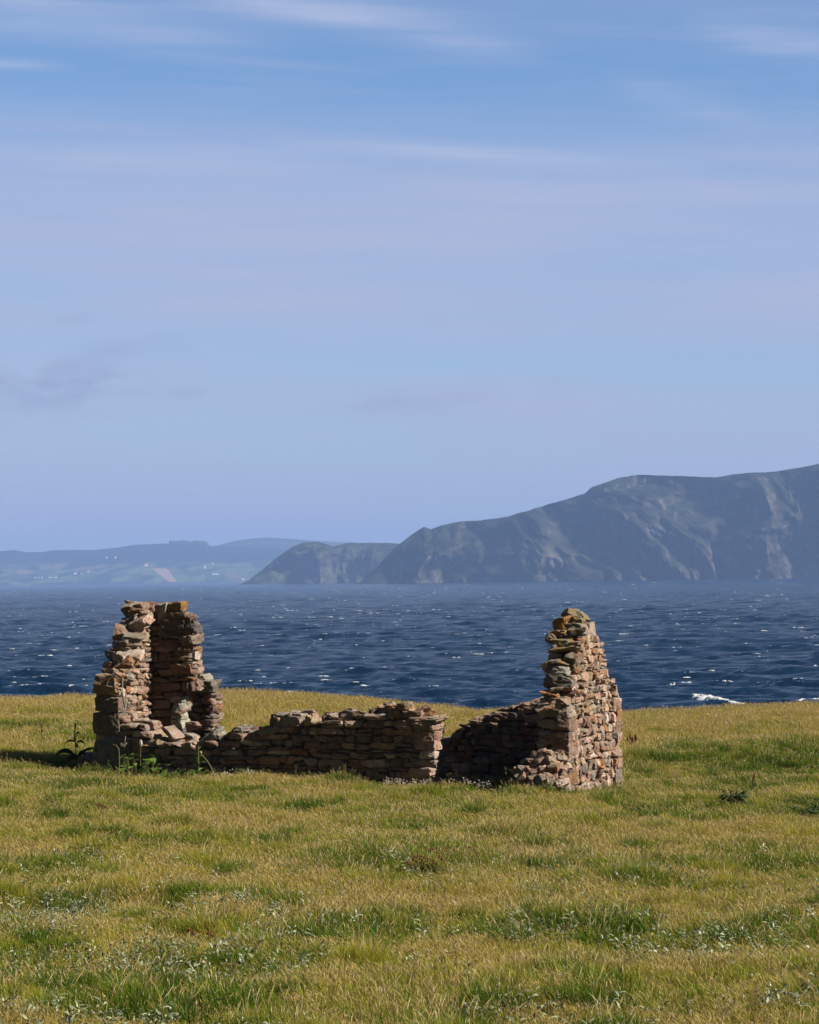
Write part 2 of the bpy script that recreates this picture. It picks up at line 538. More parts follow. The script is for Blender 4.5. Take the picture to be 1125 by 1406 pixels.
def build_far():
    xs = np.linspace(FXR[0], FXR[-1], 900); ys = np.concatenate([np.linspace(FY0, FY1, 120), np.linspace(FY1, FY1 + 1300, 16)[1:]])
    X, Y = np.meshgrid(xs, ys)
    X = X * (Y / FY1)
    V = np.stack([X, Y, far_z(X, Y)], -1).reshape(-1, 3)
    m, nt, out = new_mat('farmland')
    pos = node(nt, 'ShaderNodeNewGeometry').outputs['Position']
    warp = node(nt, 'ShaderNodeVectorMath', operation='ADD', inp={0: scaled_pos(nt, .0125, .0046, 0, pos),
                1: node(nt, 'ShaderNodeVectorMath', operation='SCALE', inp={0: noise(nt, .004, pos, 3, .5, 'Color'), 3: .9}).outputs[0]}).outputs[0]
    vo = node(nt, 'ShaderNodeTexVoronoi', feature='F1', inp={'Vector': warp, 'Scale': 1.0})
    ve = node(nt, 'ShaderNodeTexVoronoi', feature='DISTANCE_TO_EDGE', inp={'Vector': warp, 'Scale': 1.0})
    cs = node(nt, 'ShaderNodeSeparateColor', inp={0: vo.outputs['Color']}).outputs[0]
    c = ramp(nt, cs, [(.0, (.02, .028, .015)), (.25, (.045, .068, .024)), (.40, (.085, .115, .040)), (.55, (.022, .03, .016)), (.7, (.10, .115, .045)), (.92, (.13, .105, .065))], 'CONSTANT')
    c = mixc(nt, ramp(nt, ve.outputs['Distance'], [(.03, .8), (.07, 0.0)]), c, (.022, .03, .018))
    up = node(nt, 'ShaderNodeSeparateXYZ', inp={0: pos}).outputs[2]
    hz = math_(nt, 'ADD', up, math_(nt, 'MULTIPLY', noise(nt, .0016, pos, 4), 130))
    wood = ramp(nt, math_(nt, 'DIVIDE', hz, 400), [(.36, 0.0), (.46, 1.0)])
    c = mixc(nt, wood, c, (.016, .02, .013))
    tan = node(nt, 'ShaderNodeAttribute', attribute_name='stubble').outputs['Fac']
    c = mixc(nt, ramp(nt, tan, [(.3, 0.0), (.6, 1.0)]), c, (.30, .20, .115))
    d = node(nt, 'ShaderNodeBsdfDiffuse', inp={'Color': c})
    nt.links.new(d.outputs[0], out.inputs[0])
    # the pale stubble field and the strip of beach
    px = 562.5 + F * (V[:, 0] / V[:, 1]); py = 793 - (px - 562.5) * .01396 - F * V[:, 2] / V[:, 1]
    lx = np.interp(py, [781, 800], [209, 232]); rx = np.interp(py, [781, 800], [229, 243])
    t = ((px > lx) & (px < rx) & (py > 780.5) & (py < 799)).astype(float)
    b = (((px > 205) & (px < 285)) & (py > 801.3)).astype(float) * .55
    o = mesh_obj('far_hills', V, grid_quads(len(ys), len(xs)), m, attrs={'stubble': np.maximum(t, b)}, smooth=True)
    tag(o, kind='structure')
    # blue mountain behind
    pts = [(230, 765), (285, 752), (305, 747), (320, 743), (345, 739), (370, 737.5), (420, 741), (470, 744), (520, 750), (600, 762), (700, 775)]
    mm = mat_rock_land('moorland', (.05, .05, .035), (.045, .05, .03), .4)
    P = [at(a, b_, 15600) for a, b_ in pts]
    xr = np.array([p.x for p in P]); hr = np.array([p.z for p in P]) - SEA
    xs = np.linspace(xr[0], xr[-1], 160); fr = np.linspace(0, 1.5, 24)
    X, Fg = np.meshgrid(xs, fr)
    Z = np.interp(xs, xr, hr)[None] * np.interp(fr, [0, .5, 1, 1.5], [0, .8, 1, .7])[:, None]
    V = np.stack([X, 14900 + 700 * Fg, SEA + Z], -1).reshape(-1, 3)
    o = mesh_obj('mountain', V, grid_quads(len(fr), len(xs)), mm, smooth=True)
    tag(o, kind='structure')


build_far()


def far_hit(px, py):
    r = ray(px, py)
    ys = np.arange(FY0 - 50, FY1 + 10, 4.0)
    z = far_z(r.x * ys, ys)
    k = np.nonzero(z >= r.z * ys)[0]
    y = ys[k[0]] if len(k) else FY1
    return Vector((r.x * y, y, float(far_z(r.x * y, y))))


M_WHITEWASH = mat_simple('whitewash', (.80, .79, .76), .8, .05, .5)
M_SLATE = mat_simple('slate_roof', (.10, .10, .12), .7, .15, .5)
M_REDROOF = mat_simple('red_roof', (.35, .12, .08), .7, .15, .5)


def farmhouse(px, py, L, Wd, H, ang, label, roof=None, group='houses on the far shore'):
    p = far_hit(px, py)
    e = empty('farmhouse', p, label, 'house', group)
    c, s = math.cos(ang), math.sin(ang)

    def tr(pts):
        return [(p.x + a * c - b * s, p.y + a * s + b * c, p.z + z) for a, b, z in pts]
    l, w = L / 2, Wd / 2
    rz = H + Wd * .42
    V = tr([(-l, -w, -4), (l, -w, -4), (l, w, -4), (-l, w, -4), (-l, -w, H), (l, -w, H), (l, w, H), (-l, w, H), (-l, 0, rz), (l, 0, rz)])
    mesh_obj('wall', V, [(0, 1, 5, 4), (1, 2, 6, 5), (2, 3, 7, 6), (3, 0, 4, 7)], M_WHITEWASH, e, T=[(5, 6, 9), (7, 4, 8)])
    o_ = .6
    V = tr([(-l - o_, -w - o_, H - .3), (l + o_, -w - o_, H - .3), (l + o_, 0, rz + .3), (-l - o_, 0, rz + .3), (l + o_, w + o_, H - .3), (-l - o_, w + o_, H - .3),
            (-l - o_, -w - o_, H - .8), (l + o_, -w - o_, H - .8), (l + o_, w + o_, H - .8), (-l - o_, w + o_, H - .8)])
    rf = mesh_obj('roof', V, [(0, 1, 2, 3), (3, 2, 4, 5), (6, 7, 1, 0), (5, 4, 8, 9)], roof or M_SLATE, e)
    V = tr([(l - 2.2, -.7, rz - .6), (l - .6, -.7, rz - .6), (l - .6, .7, rz - .6), (l - 2.2, .7, rz - .6), (l - 2.2, -.7, rz + 1.8), (l - .6, -.7, rz + 1.8), (l - .6, .7, rz + 1.8), (l - 2.2, .7, rz + 1.8)])
    mesh_obj('chimney', V, [(0, 1, 5, 4), (1, 2, 6, 5), (2, 3, 7, 6), (3, 0, 4, 7), (4, 5, 6, 7)], M_WHITEWASH, rf)
    return e


HOUSES = [
    (49, 794, 9, 8, 6, .1, 'small white house, leftmost of the row along the far shore'),
    (53.5, 794, 10, 8, 5, 0, 'white house second from left in the far shore row'),
    (58, 794, 11, 8, 6, .1, 'white house third from left in the far shore row'),
    (69, 793.5, 18, 9, 6, .05, 'long white house beside the far shore row, left of its twin'),
    (76, 793.5, 17, 9, 6, -.05, 'long white house at the right end of the far shore row'),
    (103.5, 788.5, 16, 10, 8, .2, 'white house among hedges, left of three on the far slope'),
    (112, 787.5, 10, 7, 5, .1, 'greyish house in the middle of three on the far slope'),
    (121, 785.5, 9, 8, 8, -.1, 'white house at right of three on the far slope'),
    (147, 767, 9, 8, 10, .1, 'white house high on the far hill, left of the pair'),
    (159, 767, 9, 9, 13, 0, 'tall white house high on the far hill, right of the pair'),
    (201, 777, 18, 11, 8, .1, 'pinkish roofed house above the pale stubble field', 'red'),
    (281.5, 780.5, 9, 9, 15, 0, 'tall bright white house on the wooded far slope'),
    (292.5, 774.5, 9, 8, 6, .2, 'small white house above the tall bright one'),
    (296, 789, 36, 10, 8, .05, 'long low white building near the far shore'),
    (334, 796, 12, 9, 8, .1, 'white house on the shore beside the wooded headland'),
]
for h in HOUSES:
    farmhouse(*h[:7], roof=M_REDROOF if len(h) > 7 else None)


def far_wood():
    V = []; Q = []; T = []
    r = np.random.default_rng(5)
    for k in range(90):
        px = r.uniform(233, 285)
        if 247 < px < 249.5: continue
        y = FY1 - r.uniform(-30, 30)
        x = (px - 562.5) / F * y
        z = float(far_z(x, y)); h = r.uniform(11, 24); w = r.uniform(7, 12)
        b = len(V)
        for j, (rr, zz) in enumerate(((1, .1), (.9, .45), (.5, .8))):
            for i in range(6):
                a = i * 1.047 + r.uniform(-.2, .2)
                V.append((x + w * rr * math.cos(a) * r.uniform(.7, 1.1), y + w * rr * math.sin(a), z + h * zz * r.uniform(.9, 1.1)))
        V.append((x, y, z + h))
        for j in range(2):
            for i in range(6):
                i2 = (i + 1) % 6
                Q.append((b + j * 6 + i, b + j * 6 + i2, b + j * 6 + 6 + i2, b + j * 6 + 6 + i))
        for i in range(6): T.append((b + 12 + i, b + 12 + (i + 1) % 6, b + 18))
    o = mesh_obj('far_wood', V, Q, mat_simple('conifer_wood', (.03, .045, .025), .9, .3, .05), T=T)
    tag(o, 'row of dark conifers along the skyline of the far hills', 'wood', kind='stuff')


far_wood()

# small dark boat far out under the cliffs
def boat():
    r = ray(620, 799.5); d = SEA / r.z
    p = r * d
    e = empty('fishing_boat', (p.x, p.y, SEA), 'tiny dark boat far out on the water below the cliffs', 'boat')
    L = 5.0
    st = [(-1, .55, 1.3), (-.6, 1, 1.1), (.1, 1, 1.1), (.7, .6, 1.4), (1, .04, 1.9)]
    V = []; Q = []
    for s, w, h in st:
        V += [(p.x + s * L, p.y - 1.5 * w, SEA + h), (p.x + s * L * .93, p.y - .9 * w, SEA - .4), (p.x + s * L * .93, p.y + .9 * w, SEA - .4), (p.x + s * L, p.y + 1.5 * w, SEA + h)]
    for k in range(len(st) - 1):
        for j in range(3): Q.append((k * 4 + j, k * 4 + 4 + j, k * 4 + 5 + j, k * 4 + 1 + j))
        Q.append((k * 4 + 3, k * 4 + 7, k * 4 + 4, k * 4))
    Q.append((0, 1, 2, 3))
    mesh_obj('hull', V, Q, mat_simple('dark_hull', (.03, .03, .035), .5), e)
    V = [(p.x + a, p.y + b, SEA + c) for a, b, c in ((-1.6, -1, 1), (1.2, -1, 1), (1.2, 1, 1), (-1.6, 1, 1), (-1.6, -1, 3.2), (.9, -1, 3.2), (.9, 1, 3.2), (-1.6, 1, 3.2))]
    mesh_obj('cabin', V, [(0, 1, 5, 4), (1, 2, 6, 5), (2, 3, 7, 6), (3, 0, 4, 7), (4, 5, 6, 7)], mat_simple('dark_cabin', (.06, .05, .05), .6), e)


boat()

# ------------------------------------------------------------------ stones
def cube_template(n):
    idx = {}; V = []; Q = []

    def vid(p):
        k = tuple(round(c, 5) for c in p)
        if k not in idx: idx[k] = len(V); V.append(k)
        return idx[k]
    g = np.linspace(-1, 1, n + 1)
    for ax in range(3):
        for sgn in (-1, 1):
            for i in range(n):
                for j in range(n):
                    c = []
                    for (a, b) in ((i, j), (i + 1, j), (i + 1, j + 1), (i, j + 1)):
                        p = [0, 0, 0]; p[ax] = sgn; p[(ax + 1) % 3] = g[a]; p[(ax + 2) % 3] = g[b]
                        c.append(vid(p))
                    Q.append(c if sgn > 0 else c[::-1])
    return np.array(V), np.array(Q)


TPL = {n: cube_template(n) for n in (3, 4, 6)}


def stone_verts(sx, sy, sz, rough=.5, n=4, r=rng):
    V, Q = TPL[n]
    p = V.copy()
    L = np.linalg.norm(p, axis=1, keepdims=True)
    k = .10 + .22 * rough * r.random()
    p = p * (1 - k) + p / L * k * 1.25
    for _ in range(int(3 + 7 * rough)):                # chop with random planes: broken facets
        nrm = r.normal(size=3); nrm = nrm / np.linalg.norm(nrm)
        sup = np.abs(nrm).sum()
        d = sup * r.uniform(.66 - .16 * rough, .95)
        e = p @ nrm - d
        m = e > 0
        p[m] -= np.outer(e[m], nrm)
    # skew the faces a little
    p[:, 0] += p[:, 2] * r.normal(0, .09 * rough * 1.5)
    p[:, 2] += p[:, 0] * r.normal(0, .08 * rough * 1.5) + p[:, 1] * r.normal(0, .06 * rough)
    f = r.normal(0, 2.2, (3, 3)); ph = r.uniform(0, 6.28, 3)
    p += (np.sin(p @ f + ph) * .045 * (.4 + rough)) + r.normal(0, .034 * (.5 + rough), p.shape)
    return p * np.array([sx / 2, sy / 2, sz / 2]), Q


TINTS = [((.34, .225, .165), 6), ((.30, .19, .14), 5), ((.40, .275, .215), 5), ((.27, .21, .17), 4), ((.33, .24, .155), 4), ((.24, .15, .115), 4),
         ((.43, .32, .26), 3), ((.21, .18, .155), 3), ((.30, .155, .085), 2), ((.47, .385, .33), 1.6), ((.36, .20, .10), 1)]
_tw = np.array([w for _, w in TINTS]); _tw = _tw / _tw.sum()
_tc = np.array([c for c, _ in TINTS]) * .80 * np.array([1.0, .965, .945])


def tint(r=rng, bright=1.0):
    return _tc[r.choice(len(_tc), p=_tw)] * r.uniform(.82, 1.15) * bright


class Pile:
    """collects stones, builds ONE mesh"""
    def __init__(s): s.V = []; s.Q = []; s.C = []; s.L = []; s.n = 0

    def add(s, V, Q, col, lich=0.0):
        s.V.append(V); s.Q.append(Q + s.n); s.C.append(np.repeat(np.array(col)[None], len(V), 0)); s.L.append(np.full(len(V), lich)); s.n += len(V)

    def build(s, name, parent, mat=None):
        return mesh_obj(name, np.concatenate(s.V), np.concatenate(s.Q), mat or M_STONE, parent,
                        {'tint': np.concatenate(s.C), 'lichen': np.concatenate(s.L)})


# local frame of the ruin: a = along the long walls to the left, w = into the building
PX, PYD = 2.655, 40.0
TH = R(24)
UA = np.array([-math.cos(TH), math.sin(TH), 0]); UW = np.array([math.sin(TH), math.cos(TH), 0]); UZ = np.array([0, 0, 1.])


def loc(a, w, z=0.0):
    return np.array([PX, PYD, 0]) + a * UA + w * UW + z * UZ


def gz(a, w):
    p = loc(a, w)
    return float(ground_base(p[0], p[1]))


def rotm(ax, ang):
    return np.array(Matrix.Rotation(ang, 3, Vector(ax)))


def put_stone(pile, a, w, z, la, lw, lz, rough=.5, n=4, yaw=0, roll=0, pitch=0, col=None, lich=0.0, r=rng):
    """a stone centred at local (a, w, z), la/lw/lz its full sizes along a, w, z"""
    V, Q = stone_verts(la, lw, lz, rough, n, r)
    M = rotm((0, 0, 1), yaw) @ rotm((0, 1, 0), roll) @ rotm((1, 0, 0), pitch)
    V = V @ M.T
    c = loc(a, w, z)
    W = c + V[:, :1] * UA + V[:, 1:2] * UW + V[:, 2:] * UZ
    # UA x UW points down (left-handed frame): flip the winding
    pile.add(W, Q[:, ::-1], tint(r) if col is None else (np.array(col) * .62 if isinstance(col, tuple) else col), lich)


def masonry(pile, along, s0, s1, t0, t1, top, seed, hr=(.09, .22), wr=(.18, .5), quoin0=0, quoin1=0, rough=.5, base=None, skip=None, lich=0.0, bright=1.0, chink=.35):
    """two skins of rubble courses.  along='a': s runs along a, t along w; along='w': the reverse.  top(s) absolute z."""
    r = np.random.default_rng(seed)
    T = t1 - t0
    for face in (0, 1):
        zb = min((gz(s, t0) if along == 'a' else gz(t0, s)) for s in np.linspace(s0, s1, 8)) - .12
        z = zb
        while z < 0.2:
            h = r.uniform(*hr)
            if r.random() < .15: h *= .6
            s = s0 + r.uniform(-.02, .02)
            any_ = False
            while s < s1 - .02:
                wd = r.uniform(*wr) * (.6 + .8 * min(h / .16, 1.3) * .6)
                if s0 <= s < s0 + .05 and quoin0: wd = r.uniform(.28, .5) * quoin0
                if s + wd > s1 - .09: wd = s1 - s
                if quoin1 and s + wd < s1 and s + wd > s1 - .3 * quoin1: wd = max(.1, s1 - .34 * quoin1 - s)
                sm = s + wd / 2
                tp = top(sm)
                if z + h * .55 < tp and not (skip and skip(sm, z + h / 2)):
                    any_ = True
                    dep = min(T * .62, r.uniform(.24, .38))
                    pro = r.normal(.0, .018)
                    t = t0 - pro + dep / 2 if face == 0 else t1 + pro - dep / 2
                    hh = min(h * r.uniform(.86, 1.0), tp - z + .07)
                    zc = z + h / 2 + r.normal(0, .006) + .02 * math.sin(sm * 2.1 + seed)
                    sub = r.random() < chink and h > .13 and wd > .16
                    if sub:      # split into two thin stones or two halves
                        if r.random() < .5:
                            pieces = [(sm, zc - h * .24, wd, hh * .48), (sm, zc + h * .24, wd, hh * .46)]
                        else:
                            q = r.uniform(.35, .65)
                            pieces = [(s + wd * q / 2, zc, wd * q * .97, hh), (s + wd * (1 + q) / 2, zc, wd * (1 - q) * .97, hh * .9)]
                    else: pieces = [(sm, zc, wd, hh)]
                    for (ps, pz, pw, ph) in pieces:
                        jt = min(2.2, .28 / max(pw, .1)); yaw = r.normal(0, .05 * jt); roll = r.normal(0, .05 * jt)
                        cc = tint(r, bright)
                        lw = lich * r.random()
                        if along == 'a': put_stone(pile, ps, t, pz, pw * 1.01, dep, ph * 1.01, rough, 4, yaw, roll, r.normal(0, .03), cc, lw, r)
                        else: put_stone(pile, t, ps, pz, dep, pw * 1.01, ph * 1.01, rough, 4, yaw, r.normal(0, .03), roll, cc, lw, r)
                s += wd
            z += h
            if not any_ and z > zb + .5: break
    # hearting between the skins
    ns = max(6, int((s1 - s0) / .12))
    ss = np.linspace(s0 + .10, s1 - .10, ns)
    V = []
    for s in ss:
        tz = min(top(s - .08), top(s + .08), top(s)) - .1
        g = (gz(s, t0) if along == 'a' else gz(t0, s)) - .3
        tz = max(tz, g + .05)
        for t, zz in ((t0 + .05, g), (t1 - .05, g), (t1 - .09, tz), (t0 + .09, tz)):
            V.append(loc(s, t, zz) if along == 'a' else loc(t, s, zz))
    V = np.array(V); Q = []
    for k in range(ns - 1):
        for j in range(4): Q.append((k * 4 + j, k * 4 + (j + 1) % 4, k * 4 + 4 + (j + 1) % 4, k * 4 + 4 + j))
    Q += [(0, 1, 2, 3), tuple((ns - 1) * 4 + j for j in (3, 2, 1, 0))]
    return V, np.array(Q)


RUIN = empty('ruined_cottage', loc(4.7, 1.4, gz(4.7, 1.4)), 'roofless ruined stone cottage with two broken gables standing in the grass', 'ruin')


def part(name, label=None):
    pass


def zpx(a, w, py):
    """absolute z of the point over local (a, w) that the photo shows at row py"""
    p = loc(a, w)
    px = 562.5 + F * p[0] / p[1]
    for _ in range(3):
        pass
    hy = 793 - (px - 562.5) * .01396
    return -(py - hy) / F * p[1]


def a_from_px(px, w):
    t = (px - 562.5) / F
    # PX - ca*a + sw*w = t*(PYD + sa*a + cw*w)
    return (PX + UW[0] * w - t * (PYD + UW[1] * w)) / (-UA[0] + t * UA[1])


def w_from_px(px, a):
    t = (px - 562.5) / F
    return (t * (PYD + UA[1] * a) - PX - UA[0] * a) / (UW[0] - t * UW[1])


def interp_top(pts):
    pts = sorted(pts)
    xs = np.array([p[0] for p in pts]); zs = np.array([p[1] for p in pts])
    return lambda s: float(np.interp(s, xs, zs))


def caps(parent, along, t0, t1, top, s0, s1, seed, step=(.22, .5), hgt=(.08, .2), lich=.6, tilt=.16, n=6, prob=1.0):
    r = np.random.default_rng(seed)
    s = s0
    while s < s1 - .08:
        l = min(r.uniform(*step), s1 - s)
        if r.random() < prob:
            h = r.uniform(*hgt); sm = s + l / 2
            sl = math.atan2(top(s + l) - top(s), l)
            sl = max(-.5, min(.5, sl))
            p = Pile()
            z = top(sm) - h * .1
            wdt = (t1 - t0) * r.uniform(.55, 1.0); t = (t0 + t1) / 2 + r.normal(0, .05)
            ang = sl * .5 + r.normal(0, tilt)
            if along == 'a': put_stone(p, sm, t, z, l * 1.02, wdt, h, .8, n, r.normal(0, .15), -ang, r.normal(0, .1), tint(r), lich * r.random(), r)
            else: put_stone(p, t, sm, z, wdt, l * 1.02, h, .8, n, r.normal(0, .15), r.normal(0, .12), ang, tint(r), lich * r.random(), r)
            p.build('cap_stone', parent)
        s += l


# ---- front wall
fa = lambda px: a_from_px(px, .0)
FW = [(604, 988), (585, 985), (566, 983), (552, 975), (535, 974), (520, 974), (500, 979), (480, 989), (462, 988), (440, 991), (425, 990), (412, 986), (398, 984), (384, 990),
      (370, 999), (350, 1003), (330, 1007), (312, 1009), (295, 1014), (280, 1022), (265, 1030), (250, 1026), (236, 1022), (224, 1024), (212, 1014), (198, 1004), (182, 990), (170, 982), (163, 978)]
ft_ = interp_top([(fa(x), zpx(fa(x), .05, y)) for x, y in FW])
ft = lambda s_: ft_(s_) + .07 * float(fbm(s_ * 2.6, 1.7, 880, 3))
A_JAMB = fa(591); A_END = 9.43; A_GIN = 8.93


def core_obj(parent, core):
    o = mesh_obj('wall_core', core[0], core[1], M_CORE, parent)
    return o


P = Pile()
core = masonry(P, 'a', A_JAMB, A_GIN + .1, 0, .55, ft, 21, hr=(.08, .21), wr=(.16, .52), rough=.7)
front = P.build('front_wall', RUIN); core_obj(front, core)
front['label'] = 'low broken front wall in shadow with sunlit top stones'
caps(front, 'a', -.02, .5, ft, A_JAMB + .45, a_from_px(270, 0), 31, step=(.2, .5), hgt=(.08, .2), lich=.35)
r = np.random.default_rng(44)
for k in range(46):
    a = r.uniform(A_JAMB + .2, 8.7); s = r.uniform(.09, .26); P = Pile()
    put_stone(P, a, r.uniform(.02, .4), ft(a) + r.uniform(-.05, .09), s * 1.5, s * 1.2, s * r.uniform(.4, .85), .95, 6 if s > .17 else 4, r.uniform(-.8, .8), r.normal(0, .35), r.normal(0, .25), tint(r, 1.0), .4 * r.random(), r)
    P.build('cap_stone', front)
# hand-placed big top stones of the doorway end
P = Pile(); r = np.random.default_rng(4)
a = fa(577); put_stone(P, a, .2, zpx(a, 0, 988), .62, .5, .10, .45, 6, .05, -.03, .02, (.36, .24, .18), .1, r); P.build('cap_stone', front)
P = Pile()
a = fa(555); put_stone(P, a, .18, zpx(a, 0, 998), .42, .45, .14, .6, 6, .15, -.10, .05, (.40, .25, .16), .3, r); P.build('cap_stone', front)
P = Pile()
a = fa(392); put_stone(P, a, .2, zpx(a, 0, 988), .62, .45, .24, .9, 6, .1, .05, -.1, (.37, .29, .24), .2, r); P.build('cap_stone', front)
# doorway jamb: squared stones turned into the wall
r = np.random.default_rng(8)
z = gz(A_JAMB, .2) - .1
k = 0
while z < ft(A_JAMB + .1) - .12:
    h = r.uniform(.1, .2); P = Pile()
    la = r.uniform(.24, .6)
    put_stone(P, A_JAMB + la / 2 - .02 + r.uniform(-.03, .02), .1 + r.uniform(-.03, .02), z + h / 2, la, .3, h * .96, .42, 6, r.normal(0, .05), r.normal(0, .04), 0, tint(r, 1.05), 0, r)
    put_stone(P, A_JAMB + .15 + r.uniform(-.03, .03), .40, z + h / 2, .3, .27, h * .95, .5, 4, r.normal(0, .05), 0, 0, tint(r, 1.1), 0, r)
    P.build('jamb_stone', front)
    z += h

# ---- right gable
rz_ = lambda w, py: zpx(0, w, py)
GTH = .56
RG = [(0, -2.16), (.15, -2.12), (.35, -1.92), (.55, -1.58), (.72, -1.2), (.85, -.95), (1.0, -.88), (1.3, -.90), (1.6, -.98), (1.8, -1.12), (2.05, -1.42), (2.27, -1.66), (2.5, -1.98), (2.66, -2.14), (2.82, -2.2)]
rt = interp_top(RG)
P = Pile()
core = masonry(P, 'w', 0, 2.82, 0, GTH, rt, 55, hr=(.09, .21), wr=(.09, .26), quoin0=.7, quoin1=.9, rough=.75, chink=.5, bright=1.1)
rg = P.build('gable_wall', RUIN); core_obj(rg, core)
rg['label'] = 'tall right gable of pinkish rubble, lit by the sun'
# stepped ragged slope stones facing the viewer
r = np.random.default_rng(77)
for (w, zt, la, lz, da, col, li, ang) in [
    (.10, -2.22, .50, .20, .30, (.27, .22, .19), .1, .03), (.08, -2.06, .42, .07, .36, (.38, .17, .07), .3, -.08), (.12, -1.97, .40, .08, .30, (.25, .19, .15), .3, .1),
    (.22, -1.83, .46, .19, .26, (.20, .18, .155), .2, .05), (.30, -1.66, .40, .15, .30, (.36, .34, .30), .2, -.05), (.36, -1.5, .45, .10, .31, (.20, .17, .13), .7, .06),
    (.46, -1.47, .26, .20, .12, (.23, .14, .09), .1, .0), (.5, -1.29, .5, .06, .30, (.31, .26, .15), .7, .05), (.62, -1.18, .56, .17, .27, (.34, .29, .18), .75, -.02),
    (.74, -1.02, .40, .12, .16, (.17, .15, .14), .1, 0), (.76, -1.0, .34, .12, .44, (.36, .20, .09), .8, .12), (.86, -.86, .38, .22, .40, (.38, .20, .06), .9, .28),
    (.95, -.82, .34, .17, .20, (.24, .17, .1), .5, -.2), (1.12, -.76, .34, .20, .24, (.26, .21, .12), .6, .3), (1.02, -.70, .26, .14, .34, (.25, .21, .13), .6, .5),
    (1.12, -1.0, .3, .26, .13, (.46, .35, .29), .0, .02)]:
    P = Pile()
    put_stone(P, da, w + .16, zt, la * r.uniform(.8, 1.05), .34, lz * r.uniform(.85, 1.25), .8, 6, r.normal(0, .2), ang + r.normal(0, .09), r.normal(0, .12), col, li, r)
    P.build('cap_stone', rg)
for k in range(44):
    w = r.uniform(-.02, .95); s = r.uniform(.08, .2); P = Pile()
    put_stone(P, r.uniform(.06, GTH), w + r.uniform(-.08, .04), rt(max(w, 0)) - r.uniform(-.05, .22), s * 1.4, s, s * r.uniform(.4, .9), .9, 4, r.uniform(-.8, .8), r.normal(0, .3), r.normal(0, .25), tint(r, .95), .7 * r.random(), r)
    P.build('cap_stone', rg)
caps(rg, 'w', 0.05, GTH - .02, rt, 1.7, 2.8, 91, step=(.16, .3), hgt=(.08, .16), lich=.4, tilt=.1)
# corner stones of both ends of the gable
for (w0, flip) in ((0, 1), (2.82, -1)):
    z = gz(0, w0) - .08; k = 0
    while z < rt(w0 + flip * .1) - .14:
        h = r.uniform(.17, .27); P = Pile()
        lw = .42 if k % 2 else .26; la = .30 if k % 2 else .5
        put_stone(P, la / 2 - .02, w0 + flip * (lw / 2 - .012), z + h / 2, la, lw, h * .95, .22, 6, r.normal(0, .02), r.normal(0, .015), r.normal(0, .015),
                  tint(r, 1.0) * (.62 if flip > 0 else 1.05), 0, r)  # shaded near end tinted darker, its shade put into the colour
        P.build('corner_stone', rg)
        z += h; k += 1

# ---- broken stub of the front wall beside the doorway
P = Pile()
st = interp_top([(a_from_px(706, 0), zpx(1.0, 0, 1056)), (a_from_px(715, 0), zpx(.9, 0, 1046)), (a_from_px(728, 0), zpx(.8, 0, 1035)), (a_from_px(742, 0), zpx(.6, 0, 1028)), (a_from_px(765, 0), zpx(.3, 0, 1030))])
core = masonry(P, 'a', .06, a_from_px(707, 0), -.10, .42, st, 61, hr=(.08, .18), wr=(.12, .3), rough=.95, chink=.5, bright=1.0)
r = np.random.default_rng(13)
for k in range(26):
    px = r.uniform(712, 770); a = a_from_px(px, -.15)
    zt = st(a) - r.uniform(.02, .5) * (st(a) - gz(a, 0))
    s = r.uniform(.11, .26)
    put_stone(P, a, -.13 + r.uniform(-.06, .08), zt, s * 1.2, s, s * r.uniform(.5, .9), .95, 4, r.uniform(-1, 1), r.normal(0, .35), r.normal(0, .3), tint(r, 1.05), .15, r)
for k in range(70):
    px = r.uniform(708, 772); out_ = r.uniform(.0, .5); a = a_from_px(px, -out_)
    g_ = gz(a, -out_); hh_ = max(.05, (st(a) - g_) * (1 - out_ / .62))
    s = r.uniform(.10, .24)
    put_stone(P, a, -out_, g_ + hh_ * r.uniform(.75, 1.0), s * 1.25, s, s * r.uniform(.5, .95), .95, 4, r.uniform(-1.5, 1.5), r.normal(0, .4), r.normal(0, .4), tint(r, 1.05), .15, r)
stub = P.build('wall_stub', RUIN); core_obj(stub, core)
stub['label'] = 'crumbled end of the front wall right of the doorway'

# ---- rear wall, right run
wB0, wB1 = 2.32, 2.80
RB = [(735, 962), (720, 966), (705, 969), (692, 974), (676, 983), (655, 988), (640, 991), (634, 997), (622, 1010), (608, 1014)]
rb = [(a_from_px(x, wB0), zpx(a_from_px(x, wB0), wB0, y)) for x, y in RB]
amax = max(p[0] for p in rb)
rb += [(amax + .8, gz(amax, wB0) + .45), (7.0, gz(7, wB0) + .32), (8.2, gz(8.2, wB0) + .3)]
bt = interp_top(rb)
P = Pile()
core = masonry(P, 'a', GTH - .1, 8.1, wB0, wB1, bt, 71, hr=(.1, .2), wr=(.18, .45), rough=.55)
back = P.build('rear_wall', RUIN); core_obj(back, core)
back['label'] = 'dark rear wall seen through the doorway gap'
caps(back, 'a', wB0, wB1, bt, GTH + .1, amax, 95, step=(.18, .36), hgt=(.07, .16), lich=.2)

# ---- left gable
LG = [(0, zpx(9.43, 0, 930)), (.2, -1.68), (.45, -1.42), (.62, -1.18), (.8, -.94), (.95, -.7), (1.08, -.55), (1.4, -.5), (1.9, -.55), (2.2, -1.0), (2.6, -1.6), (2.95, -1.92)]
lt = interp_top(LG)
P = Pile()
core = masonry(P, 'w', 0, 2.95, A_GIN, A_END, lt, 83, hr=(.08, .2), wr=(.10, .28), rough=.85, chink=.55, bright=1.0, lich=.3)
lg = P.build('gable_wall', RUIN); core_obj(lg, core)
lg['label'] = 'left gable with sunlit inner face and ragged slope'
